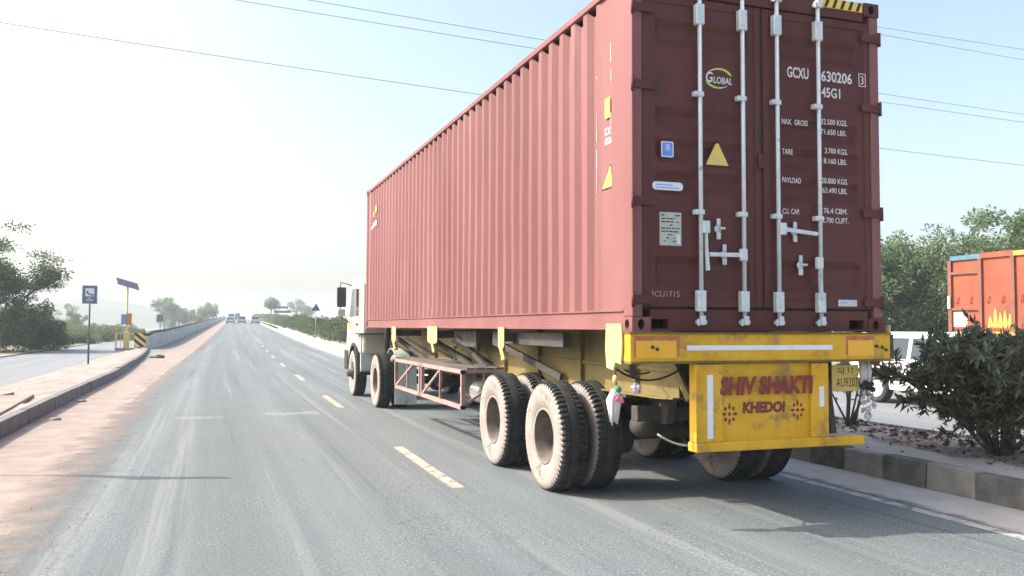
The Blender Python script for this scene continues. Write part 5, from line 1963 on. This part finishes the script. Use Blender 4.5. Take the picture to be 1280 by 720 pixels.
for v in o.data.vertices:
    v.co.z += 0.235 * (v.co.x + 4.98) / 2.1

# ------------------------------------------------------------------ things on the left verge
M['sign_blue'] = mat('sign blue', (0.09, 0.12, 0.22), (0.12, 0.15, 0.25), 6, 0.5)
M['sign_grey'] = mat('sign grey', (0.22, 0.23, 0.25), (0.28, 0.29, 0.30), 6, 0.6)
M['sign_white'] = mat('sign white', (0.66, 0.68, 0.70), None, rough=0.5)
M['post_dark'] = mat('dark post', (0.06, 0.065, 0.07), (0.09, 0.095, 0.10), 6, 0.6)
M['post_yellow'] = mat('box yellow', (0.62, 0.52, 0.16), (0.70, 0.60, 0.25), 6, 0.6, stain=(0.45, 0.40, 0.22), sscale=5, sth=0.6)
M['solar'] = mat('solar cell', (0.015, 0.018, 0.03), (0.03, 0.035, 0.05), 4, 0.25)
M['box_orange'] = mat('orange cabinet', (0.55, 0.20, 0.06), None, rough=0.5)
M['box_blue'] = mat('blue cabinet', (0.16, 0.33, 0.52), None, rough=0.5)
M['concrete'] = mat('plinth concrete', (0.27, 0.27, 0.25), (0.36, 0.35, 0.33), 5, 0.9, bump=0.4)
M['hz_yellow'] = mat('marker yellow', (0.72, 0.52, 0.10), (0.66, 0.50, 0.16), 8, 0.5)

px_, py_, pz_ = -4.36, 36.9, 0.0
s1 = thing('phone_sign', 'blue and grey emergency phone sign on a thin dark post left of the kerb', 'sign', (px_, py_, pz_))
MB().tube([(px_, py_, 0.0), (px_, py_, 3.05)], 0.034, 10).build('post', M['post_dark'], s1)
pb = MB().box(px_ - 0.27, px_ + 0.27, py_ - 0.05, py_ - 0.036, 2.41, 3.12, c=0.004).build('sign_plate', M['sign_grey'], s1)
MB().box(px_ - 0.235, px_ + 0.235, py_ - 0.054, py_ - 0.0505, 2.44, 3.09).build('sign_face', M['sign_blue'], pb)
MB().box(px_ - 0.155, px_ + 0.155, py_ - 0.058, py_ - 0.0545, 2.70, 3.01).build('symbol_field', M['sign_white'], pb)
mb = MB()
hp = []
for q in range(11):
    t = R(190 + 100 * q / 10)
    hp.append((px_ + 0.065 + 0.16 * math.cos(t), py_ - 0.064, 2.915 + 0.16 * math.sin(t)))
mb.tube(hp, [0.034, 0.036, 0.024, 0.02, 0.02, 0.02, 0.02, 0.02, 0.024, 0.036, 0.034], 6)
mb.build('phone_symbol', M['black_ink'], pb)
mb = MB()
for (w_, z) in ((0.15, 2.60), (0.24, 2.53)):
    x = px_ - w_ / 2
    while x < px_ + w_ / 2 - 0.02:
        ww = random.uniform(0.018, 0.04)
        mb.box(x, x + ww, py_ - 0.058, py_ - 0.0548, z, z + 0.035)
        x += ww + 0.012
tag(mb.build('sign_lettering', M['sign_white'], pb), kind='stuff')

cx_, cy_ = -4.93, 60.0
cb = thing('call_box', 'yellow emergency call box with a tilted solar panel inside a low yellow railing', 'call box', (cx_, cy_, 0.0))
MB().box(cx_ - 0.62, cx_ + 0.62, cy_ - 0.45, cy_ + 0.5, -0.1, 0.16, c=0.015).build('plinth', M['concrete'], cb)
MB().tube([(cx_, cy_, 0.16), (cx_, cy_, 4.2)], 0.06, 10).build('pole', M['post_yellow'], cb)
MB().box(cx_ - 0.17, cx_ + 0.17, cy_ - 0.14, cy_ + 0.1, 0.17, 1.2, c=0.02).build('pedestal', M['post_yellow'], cb)
MB().box(cx_ - 0.02, cx_ + 0.30, cy_ - 0.22, cy_ - 0.07, 1.62, 2.36, c=0.015).build('cabinet', M['box_orange'], cb)
MB().box(cx_ - 0.32, cx_ - 0.03, cy_ - 0.20, cy_ - 0.07, 1.66, 2.30, c=0.015).build('cabinet', M['box_blue'], cb)
mb = MB()
P0 = Vector((cx_, cy_, 4.22))
ax_, ay_ = Vector((0.95, 0.25, -0.28)).normalized(), Vector((-0.18, 0.9, 0.42)).normalized()
nn = ax_.cross(ay_).normalized()
vs = []
for dz in (0, 0.04):
    for a, b_ in ((-1, -1), (1, -1), (1, 1), (-1, 1)):
        vs.append(P0 + ax_ * a * 0.66 + ay_ * b_ * 0.52 + nn * dz)
mb.add(vs, [(0, 1, 2, 3), (4, 5, 6, 7), (0, 1, 5, 4), (1, 2, 6, 5), (2, 3, 7, 6), (3, 0, 4, 7)])
mb.build('solar_panel', M['solar'], cb)
mb = MB()
for xq in (-0.6, 0.0, 0.6):
    for yq_ in (-0.42, 0.45):
        mb.box(cx_ + xq - 0.025, cx_ + xq + 0.025, cy_ + yq_ - 0.025, cy_ + yq_ + 0.025, 0.16, 1.09)
for z in (0.62, 1.06):
    for yq_ in (-0.42, 0.45):
        mb.box(cx_ - 0.62, cx_ + 0.62, cy_ + yq_ - 0.02, cy_ + yq_ + 0.02, z, z + 0.045)
    for xq in (-0.6, 0.6):
        mb.box(cx_ + xq - 0.018, cx_ + xq + 0.018, cy_ - 0.39, cy_ + 0.42, z + 0.003, z + 0.042)
for xq in (-0.3, 0.3):
    mb.box(cx_ + xq - 0.014, cx_ + xq + 0.014, cy_ - 0.434, cy_ - 0.406, 0.16, 1.06)
mb.build('railing', M['post_yellow'], cb)

hx, hyy = -3.92, 57.0
hz_ = thing('hazard_marker', 'yellow and black diagonal striped hazard marker at the start of the parapet wall', 'marker', (hx, hyy, 0.2))
MB().tube([(hx, hyy + 0.03, 0.15), (hx, hyy + 0.03, 1.05)], 0.03, 8).build('post', M['post_dark'], hz_)
x0, x1, z0, z1 = hx - 0.33, hx + 0.33, 0.30, 1.14
hp_ = MB().box(x0, x1, hyy - 0.02, hyy - 0.004, z0, z1).build('marker_plate', M['hz_yellow'], hz_)


def clip_poly(poly, ax, v, keep_less):
    out = []
    for i in range(len(poly)):
        a, b_ = poly[i], poly[(i + 1) % len(poly)]
        ia = (a[ax] <= v) == keep_less or a[ax] == v
        ib = (b_[ax] <= v) == keep_less or b_[ax] == v
        if ia:
            out.append(a)
        if ia != ib:
            t = (v - a[ax]) / (b_[ax] - a[ax])
            out.append(tuple(a[k] + t * (b_[k] - a[k]) for k in range(2)))
    return out


def stripes(x0, x1, z0, z1, step, slope, yf, ma, parent, name='stripe'):
    z = z0 - abs(slope) * (x1 - x0) * 1.2
    while z < z1 + abs(slope) * (x1 - x0) * 1.2:
        poly = [(x0, z + (slope < 0) * -slope * (x1 - x0)), (x1, z + (slope > 0) * slope * (x1 - x0))]
        poly += [(x1, poly[1][1] + step / 2), (x0, poly[0][1] + step / 2)]
        for ax, v, k in ((1, z0, False), (1, z1, True)):
            if poly:
                poly = clip_poly(poly, ax, v, k)
        if len(poly) >= 3:
            MB().prism(poly, 'y', yf - 0.003, yf).build(name, ma, parent)
        z += step


stripes(x0 + 0.004, x1 - 0.004, z0 + 0.004, z1 - 0.004, 0.42, -0.85, hyy - 0.021, M['black_ink'], hp_)

fs_ = thing('small_sign', 'small dark sign on a post beyond the parapet wall', 'sign', (-5.42, 110.0, -0.05))
MB().tube([(-5.42, 110, -0.05), (-5.42, 110, 2.3)], 0.045, 8).build('post', M['post_dark'], fs_)
MB().box(-5.82, -5.05, 109.94, 109.965, 2.02, 2.92, c=0.01).build('sign_plate', M['sign_grey'], fs_)
MB().box(-5.74, -5.46, 109.92, 109.9385, 2.1, 2.84).build('sign_panel', M['post_dark'], fs_)
MB().box(-5.40, -5.12, 109.92, 109.9385, 2.1, 2.84).build('sign_panel', M['post_dark'], fs_)

tx, ty = 7.25 + float(cr(75)), 75.0
tz = float(zr(75)) + 0.2
ts = thing('triangle_sign', 'dark triangular warning sign on a post above the median shrubs', 'sign', (tx, ty, tz))
MB().tube([(tx, ty, tz), (tx, ty, 3.0)], 0.045, 8).build('post', M['sign_grey'], ts)
MB().prism([(tx - 0.36, 2.90), (tx + 0.36, 2.90), (tx + 0.02, 3.52), (tx - 0.02, 3.52)], 'y', ty - 0.07, ty - 0.048).build('sign_plate', M['post_dark'], ts)

bx_, by_ = 10.6 + float(cr(200)), 200.0
bz = float(zr(200)) + 0.1
bs = thing('signboard', 'dark two panel signboard on posts above the far median hedge', 'sign', (bx_, by_, bz))
for d in (-1.0, 1.0):
    MB().tube([(bx_ + d, by_, bz), (bx_ + d, by_, 6.3)], 0.09, 8).build('post', M['sign_grey'], bs)
MB().box(bx_ - 1.9, bx_ + 1.9, by_ - 0.16, by_ - 0.10, 4.55, 5.1).build('sign_plate', M['post_dark'], bs)
MB().box(bx_ - 1.6, bx_ + 1.2, by_ - 0.16, by_ - 0.10, 5.55, 6.05).build('sign_plate', M['post_dark'], bs)

# sign post beside the near kerb, just out of view; its shadow crosses the shoulder
qx, qy = -3.9, 11.03
sp_ = thing('verge_sign', 'triangular sign on slim post by the left kerb, nearest the camera', 'sign', (qx, qy, 0.12))
MB().tube([(qx, qy, 0.1), (qx, qy, 3.85)], 0.03, 8).build('post', M['sign_grey'], sp_)
mb = MB().prism([(qx - 0.42, 2.75), (qx + 0.42, 2.75), (qx + 0.02, 3.98), (qx - 0.02, 3.98)], 'y', qy - 0.06, qy - 0.035)
ca_, sa_ = math.cos(R(-38)), math.sin(R(-38))
mb.v = [(qx + (p[0] - qx) * ca_ - (p[1] - qy) * sa_, qy + (p[0] - qx) * sa_ + (p[1] - qy) * ca_, p[2]) for p in mb.v]
mb.build('sign_plate', M['post_dark'], sp_)

# rubble by the kerb
mb = MB()
for (dx, dy, r_, sq) in ((0, 0, .16, (1.3, .9, .8)), (.15, -.05, .12, (1, .8, .9)), (-.28, .1, .10, (1.8, .6, .4))):
    mb.ball((-2.2 + dx, 44.0 + dy, 0.10), r_, 8, 0, sq)
tag(mb.build('rubble_lump', M['hub'], None, (-2.2, 44.0, 0.0)), 'dark rubble lump on the sandy shoulder at the foot of the left kerb', 'rubble')
mb = MB().ball((-2.42, 19.6, 0.03), 0.07, 7, 0, (1.5, 1, .5))
tag(mb.build('stone', M['concrete'], None, (-2.42, 19.6, 0.0)), 'flat stone on the shoulder beside the kerb, the farther of two', 'stone', 'stones on the shoulder')
mb = MB().ball((-2.36, 16.0, 0.025), 0.075, 7, 0, (1.4, 1, .45))
tag(mb.build('stone', M['concrete'], None, (-2.36, 16.0, 0.0)), 'flat stone on the shoulder near the left edge, the nearer of two', 'stone', 'stones on the shoulder')
# drain slabs set on the verge
for i, (x, y, a, w_, l_, lb) in enumerate(((-3.75, 16.4, 3, 1.5, 4.4, 'large sandy concrete drain slab on the verge behind the near kerb'), (-4.4, 19.4, -6, 1.0, 2.2, 'half buried concrete slab on the verge, farther from the kerb'))):
    mb = MB().box(-w_ / 2, w_ / 2, -l_ / 2, l_ / 2, -0.10, 0.045, c=0.012)
    o = mb.build('concrete_slab', M['sand'])
    o.location = (x, y, 0.20 if i == 0 else 0.13)
    o.rotation_euler = (0.0, R(-1.0), R(a))
    tag(o, lb, 'slab', 'concrete slabs on the verge')

# ------------------------------------------------------------------ other vehicles
M['white_paint'] = mat('white car paint', (0.62, 0.62, 0.62), None, rough=0.3, spec=0.5)
M['grey_paint'] = mat('silver car paint', (0.45, 0.47, 0.50), None, rough=0.35, metal=0.3)
M['dark_paint'] = mat('dark car paint', (0.09, 0.095, 0.11), None, rough=0.35)
M['car_glass'] = mat('car glass', (0.03, 0.045, 0.052), None, rough=0.08, spec=0.5)
M['tyre'] = mat('car tyre', (0.03, 0.03, 0.03), (0.05, 0.05, 0.05), 10, 0.9)
M['alloy'] = mat('steel wheel', (0.45, 0.46, 0.46), (0.58, 0.58, 0.58), 10, 0.4, metal=0.4)


def make_car(name, label, cat, loc, rz, paint, group=None, L=4.0, Wd=1.72, H=1.7, suv=True, detail=True):
    """car facing +Y locally; loc is the ground point under its middle"""
    lx, ly, lz = loc
    t = thing(name, label, cat, loc, group)
    hw = Wd / 2
    wr = 0.34 if suv else 0.29
    yr, yf = -L * 0.31, L * 0.33
    cl = 0.30

    def arch(yc):
        return [(yc + (wr + .07) * math.cos(a), max(cl, wr + (wr + .07) * math.sin(a))) for a in [R(d) for d in (-6, 30, 60, 90, 120, 150, 186)]]
    belt = H * 0.60
    rear = -L / 2
    o_ = [(rear + .04, cl + .08), (rear, .55), (rear + .02, belt - .05), (rear + .08, belt)]
    o_ += [(L * 0.20, belt), (L * 0.44, belt - .10), (L * 0.49, belt - .24), (L * 0.5, .55), (L * .49, cl + .06)]
    o_ += [(yf + wr + .09, cl)] + arch(yf) + [(yr + wr + .09, cl)] + arch(yr) + [(yr - wr - .09, cl + .02)]
    mb = MB().prism([(ly + a, lz + b_) for a, b_ in o_], 'x', lx - hw, lx + hw)
    mb.build('body', paint, t, bevel=0.05)
    # greenhouse
    a0, a1 = rear + .03, L * 0.21
    b0, b1 = rear + (.12 if suv else .45), L * 0.06
    tw = hw - 0.15
    zt = H
    mb = MB()
    vs = []
    for (y0, y1, w_, z) in ((a0, a1, hw - .015, belt - .01), (b0 - .02, b1 + .03, tw + .02, zt - .07), (b0 + .06, b1 - .05, tw - .06, zt)):
        vs += [(lx - w_, ly + y0, lz + z), (lx + w_, ly + y0, lz + z), (lx + w_, ly + y1, lz + z), (lx - w_, ly + y1, lz + z)]
    fs = []
    for k in (0, 4):
        for i in range(4):
            j = (i + 1) % 4
            fs.append((k + i, k + j, k + 4 + j, k + 4 + i))
    fs.append((8, 9, 10, 11))
    fs.append((3, 2, 1, 0))
    mb.add(vs, fs)
    mb.build('cabin', paint, t, bevel=0.025)

    def side_pt(y, f, s_):
        """point on the side glass plane: f from belt (0) to roof edge (1)"""
        z = (belt - .01) * (1 - f) + (zt - .07) * f
        w_ = (hw - .015) * (1 - f) + (tw + .02) * f + 0.004
        return (lx + s_ * w_, ly + y, lz + z)
    f0, f1 = 0.10, 0.90
    for s_ in (-1, 1):
        wins = [(rear + .18, rear + .75, rear + .24, rear + .75), (rear + .84, rear + 1.62, rear + .84, rear + 1.62), (rear + 1.72, L * 0.15, rear + 1.72, L * 0.06)]
        if not suv:
            wins = [(rear + .55, rear + 1.35, rear + .70, rear + 1.35), (rear + 1.45, L * 0.15, rear + 1.45, L * 0.06)]
        for (ya, yb, ta, tb) in wins:
            mb = MB()
            mb.add([side_pt(ya, f0, s_), side_pt(yb, f0, s_), side_pt(tb, f1, s_), side_pt(ta, f1, s_)], [(0, 1, 2, 3)])
            mb.build('window', M['car_glass'], t)
        if detail:
            mb = MB().box(*sorted((lx + s_ * (hw + .002), lx + s_ * (hw + .02))), ly + yr + .45, ly + yf - .45, lz + .50, lz + .56, c=0.006)
            mb.build('side_moulding', M['black_plastic'], t)
            for yd in (rear + .80, rear + 1.67, L * .17):
                MB().box(*sorted((lx + s_ * (hw + .0005), lx + s_ * (hw + .003))), ly + yd - .006, ly + yd + .006, lz + .42, lz + belt - .05).build('door_seam', M['black_plastic'], t)
            for yd in (rear + 1.48, L * .14 - .28):
                MB().box(*sorted((lx + s_ * (hw + .003), lx + s_ * (hw + .03))), ly + yd - .09, ly + yd + .05, lz + belt - .17, lz + belt - .13, c=0.006).build('door_handle', M['black_plastic'], t)
            MB().box(*sorted((lx + s_ * (hw + .01), lx + s_ * (hw + .18))), ly + L * .17, ly + L * .17 + .08, lz + belt + .02, lz + belt + .16, c=0.02).build('mirror', paint, t)
    # glass front and rear
    for (ya, wa, za, yb, wb, zb_) in ((a1, hw - .1, belt + .03, b1 + .03, tw - .04, zt - .09), (a0, hw - .12, belt + .05, b0 - .02, tw - .05, zt - .10)):
        s_ = 1 if ya > 0 else -1
        e = 0.006 * s_
        def lp(f):
            return ya + (yb - ya) * f + e
        mb = MB()
        mb.add([(lx - wa, ly + lp(.08), lz + za), (lx + wa, ly + lp(.08), lz + za), (lx + wb, ly + lp(.95), lz + zb_), (lx - wb, ly + lp(.95), lz + zb_)], [(0, 1, 2, 3)])
        mb.build('windscreen' if s_ > 0 else 'rear_window', M['car_glass'], t)
    for s_ in (-1, 1):
        MB().box(*sorted((lx + s_ * (hw - .19), lx + s_ * (hw - .03))), ly + rear - .012, ly + rear + .03, lz + .66, lz + .92, c=0.008).build('tail_light', M['red_lamp'], t)
        MB().box(*sorted((lx + s_ * (hw - .34), lx + s_ * (hw - .06))), ly + L * .488 - .02, ly + L * .5 + .012, lz + .62, lz + .76, c=0.008).build('headlight', M['lamp_glass'], t)
    MB().box(lx - hw + .03, lx + hw - .03, ly + rear - .05, ly + rear + .06, lz + .36, lz + .56, c=0.02).build('rear_bumper', M['black_plastic'], t)
    MB().box(lx - hw + .03, lx + hw - .03, ly + L * .5 - .05, ly + L * .5 + .04, lz + .34, lz + .54, c=0.02).build('front_bumper', M['black_plastic'], t)
    MB().box(lx - .26, lx + .26, ly + rear - .008, ly + rear + .01, lz + .60, lz + .71).build('number_plate', M['sign_white'], t)
    for yc in (yr, yf):
        for s_ in (-1, 1):
            w = wheel_proto('wheel', (lx + s_ * (hw - .11), ly + yc, lz + wr), t, s_)
            c = (lx + s_ * (hw - .11), ly + yc, lz + wr)
            MB().lathe([(-.09, wr * .62), (-.10, wr * .8), (-.085, wr * .97), (0, wr), (.085, wr * .97), (.10, wr * .8), (.09, wr * .62)], c, 'x', 24).build('tyre', M['tyre'], w)
            mb = MB().lathe([(s_ * .085, wr * .63), (s_ * .075, wr * .56), (s_ * .05, wr * .48), (s_ * .075, wr * .25), (s_ * .08, 0)], c, 'x', 20)
            mb.build('rim', M['alloy'], w)
    t.rotation_euler.z = rz
    return t


FC = 'vehicles far ahead on the carriageway'


def on_road(u, y):
    return (u + float(cr(y)), y, float(zr(y)) + 0.0)


hd_ = -0.0285
make_car('parked_car', 'white boxy utility car passing on the far carriageway behind the dusty shrub', 'car', (14.25, 13.6, 0.0), math.pi, M['white_paint'], None, 4.0, 1.74, 1.50, True)
bpy.data.objects['parked_car'].name = 'utility_car'
make_car('hatchback_car', 'leftmost of three cars far ahead, white with dark lower rear', 'car', on_road(-0.4, 192), hd_, M['white_paint'], FC, 3.8, 1.68, 1.55, False, False)
make_car('hatchback_car', 'middle of three cars far ahead, grey, in the left lane', 'car', on_road(1.9, 196), hd_, M['grey_paint'], FC, 3.9, 1.72, 1.70, True, False)
make_car('hatchback_car', 'rightmost of three cars far ahead, pale, in the right lane', 'car', on_road(4.6, 190), hd_, M['grey_paint'], FC, 4.0, 1.75, 1.75, True, False)
make_car('hatchback_car', 'tiny van farther on beyond the three cars, above the leftmost', 'van', on_road(-0.6, 262), hd_, M['dark_paint'], FC, 4.4, 1.8, 2.2, True, False)
make_car('hatchback_car', 'tiny car farther on beyond the three cars, above the middle one', 'car', on_road(1.2, 300), hd_, M['dark_paint'], FC, 4.2, 1.8, 2.3, True, False)

# orange lorry beyond the far carriageway
M['orange'] = mat('lorry orange', (0.26, 0.052, 0.022), (0.31, 0.078, 0.036), 1.5, 0.6, stain=(0.18, 0.06, 0.036), sscale=2.2, sth=0.55, rust=(0.10, 0.05, 0.035), rscale=5, rth=0.64)
M['brown'] = mat('lorry brown frame', (0.17, 0.06, 0.04), (0.22, 0.085, 0.055), 4, 0.7)
M['paint_blue'] = mat('painted blue', (0.05, 0.14, 0.20), (0.08, 0.18, 0.23), 6, 0.6)
M['paint_green'] = mat('painted green', (0.07, 0.18, 0.08), (0.11, 0.22, 0.12), 6, 0.6)
M['paint_yellow'] = mat('painted yellow', (0.42, 0.27, 0.03), (0.48, 0.33, 0.08), 6, 0.6)
M['paint_white'] = mat('painted white', (0.50, 0.46, 0.40), (0.42, 0.38, 0.33), 6, 0.6)
ox, oy1, oy0 = 18.9, 18.1, 9.8
ol = thing('orange_lorry', 'orange high sided goods lorry with painted top rail standing beyond the far carriageway', 'lorry', (ox + 1.2, 13.5, -0.05))
ZT, ZB = 3.50, 1.55
posts = [18.1 - 0.97 * i for i in range(9)]
for s_, xf in ((-1, ox), (1, ox + 2.42)):
    for i in range(8):
        ya, yb = posts[i + 1] + 0.06, posts[i] - 0.06
        MB().box(xf + (0.03 if s_ < 0 else -.06), xf + (0.06 if s_ < 0 else -.03), ya - .06, yb + .06, ZB, ZT - 0.08).build('side_board', M['orange'], ol)
        if s_ < 0:
            seg = MB().box(xf - 0.03, xf + 0.09, yb - 0.94, yb + 0.028, ZT - 0.10, ZT + 0.02 + 0.02 * (i % 2)).build('top_rail', (M['paint_blue'], M['orange'], M['paint_yellow'], M['paint_green'])[i % 4], ol)
            mb = MB()
            for yq_ in (ya + .22, yb - .2):
                mb.tube([(xf + .02, yq_, ZB + .86), (xf - .02, yq_ + .02, ZB + .83), (xf - .02, yq_ + .04, ZB + .72), (xf + .02, yq_ + .04, ZB + .68)], 0.012, 6)
            mb.build('rope_hook', M['brown'], ol)
    for i, yp in enumerate(posts):
        MB().box(xf - 0.035 if s_ < 0 else xf - .03, xf + 0.03 if s_ < 0 else xf + .035, yp - 0.055, yp + 0.055, ZB - .05, ZT - 0.101).build('side_post', M['brown'], ol)
    if s_ < 0:
        for z in (3.02, 2.06):
            MB().box(xf - 0.03, xf + 0.0295, posts[1] + 0.056, posts[0] - 0.056, z, z + 0.07).build('side_rail', M['brown'], ol)
        MB().box(xf + .02, xf + .0298, posts[1] + .45, posts[0] - .06, 1.62, 2.03).build('painted_patch', M['paint_white'], ol)
        mb = MB()
        for yq_, hq in ((0.12, .34), (0.26, .42), (0.40, .38), (0.55, .5), (0.7, .30)):
            mb.prism([(posts[2] + yq_ - .08, 1.60), (posts[2] + yq_ + .10, 1.60), (posts[2] + yq_ + .03, 1.6 + hq), (posts[2] + yq_ - .01, 1.6 + hq)], 'x', xf + .018, xf + .0296)
        mb.build('painted_patch', M['paint_yellow'], ol)
    MB().box(xf + (.02 if s_ < 0 else -.1), xf + (.1 if s_ < 0 else -.02), oy0 + .6, oy1, 1.40, 1.50).build('bed_edge', M['paint_yellow'], ol)
MB().box(ox + .07, ox + 2.35, 18.06, 18.12, ZB, ZT - .05).build('tail_board', M['orange'], ol)
MB().box(ox - 0.075, ox - .036, 18.05, 18.15, 2.1, 2.45, c=0.01).build('rear_reflector', M['paint_white'], ol)
MB().box(ox + .07, ox + 2.35, oy0 + .5, oy0 + .56, ZB, ZT).build('front_board', M['orange'], ol)
MB().box(ox + .05, ox + 2.37, oy0 + .5, oy1, 1.505, 1.549).build('load_bed', M['brown'], ol)
MB().box(ox + .75, ox + 1.65, 7.5, 18.0, 0.95, 1.39).build('chassis', M['chassis'], ol)
cbn = MB().prism([(10.1, .9), (10.1, 2.75), (9.0, 2.85), (8.1, 2.7), (7.75, 1.8), (7.7, .7), (8.3, .7), (8.6, 1.15), (9.4, 1.15), (9.6, .9)], 'x', ox + .08, ox + 2.34).build('cab', M['orange'], ol, bevel=.05)
MB().prism([(9.7, 1.85), (9.7, 2.5), (8.3, 2.5), (8.0, 1.85)], 'x', ox + .066, ox + .076).build('window', M['glass'], cbn)
for ya in (8.95, 15.4, 16.6):
    for s_, xw in ((-1, ox + .25), (1, ox + 2.17)):
        tree_at(first[s_], (xw, ya, 0.47), ol)
# load heaped above the boards
mb = MB()
for q in range(26):
    mb.ball((ox + 0.5 + random.random() * 1.5, 11 + random.random() * 6.2, 3.32 + random.random() * .15), random.uniform(.18, .34), 7, 0, (1.2, 1.3, .7))
tag(mb.build('sack_load', M['litter'], None, (ox + 1.2, 14, 3.0)), 'brown heaped load showing just above the orange lorry boards', 'load')

# power lines crossing high over the road
M['wire'] = mat('power line', (0.16, 0.17, 0.18), None, rough=0.6)
WR = [((-12.5, 20.23), (17.87, 18.64), (55.03, 17.32), (71.84, 16.88), 'lowest power line, crossing in front of the left sky and again right of the container'),
      ((1.32, 23.44), (22.55, 22.54), (55.64, 21.40), (71.96, 20.98), 'middle power line, lower wire of the middle pair right of the container'),
      ((6.04, 24.06), (22.87, 23.31), (55.65, 22.11), (71.99, 21.74), 'middle power line, upper wire of the middle pair right of the container'),
      ((55.76, 27.40), (60.0, 27.25), (66.0, 27.08), (72.15, 26.94), 'high power line, lower wire of the top pair right of the container'),
      ((55.77, 28.04), (60.0, 28.00), (66.0, 27.96), (72.18, 27.94), 'high power line, upper wire of the top pair right of the container')]
for (p0, p1, p2, p3, lb) in WR:
    xs_ = np.array([p0[0], p1[0], p2[0], p3[0]])
    zs_ = np.array([p0[1], p1[1], p2[1], p3[1]])
    if p0[0] > 50:
        zq = lambda x: zs_[0] + (x - xs_[0]) * (zs_[3] - zs_[0]) / (xs_[3] - xs_[0]) * (1.0 if x > 50 else 1.0)
    else:
        co_ = np.polyfit(xs_, zs_, 2)
        zq = lambda x: float(np.polyval(co_, x))
    xx = np.linspace(-30 if p0[0] < 50 else 20, 96, 40)
    o = MB().tube([(x, 60.0, float(zq(x))) for x in xx], 0.024, 5).build('power_line', M['wire'], None, (0.0, 60.0, 0.0))
    tag(o, lb, 'power line', 'power lines over the road')

# ------------------------------------------------------------------ air
if HAZE > 0:
    hm_ = bpy.data.materials.new('haze air')
    hm_.use_nodes = True
    nt = hm_.node_tree
    for nd in list(nt.nodes):
        if nd.type != 'OUTPUT_MATERIAL':
            nt.nodes.remove(nd)
    pv = nt.nodes.new('ShaderNodeVolumePrincipled')
    pv.inputs['Color'].default_value = (0.86, 0.94, 1.0, 1)
    pv.inputs['Density'].default_value = HAZE
    pv.inputs['Anisotropy'].default_value = 0.0
    nt.links.new(pv.outputs[0], nt.nodes['Material Output'].inputs['Volume'])
    hb = MB().box(-2700, 2700, -500, 2700, -1.2, 32.0).build('haze', hm_)
    hb['kind'] = 'stuff'
    hb['label'] = 'pale even haze over the whole road'
    hb['category'] = 'haze'
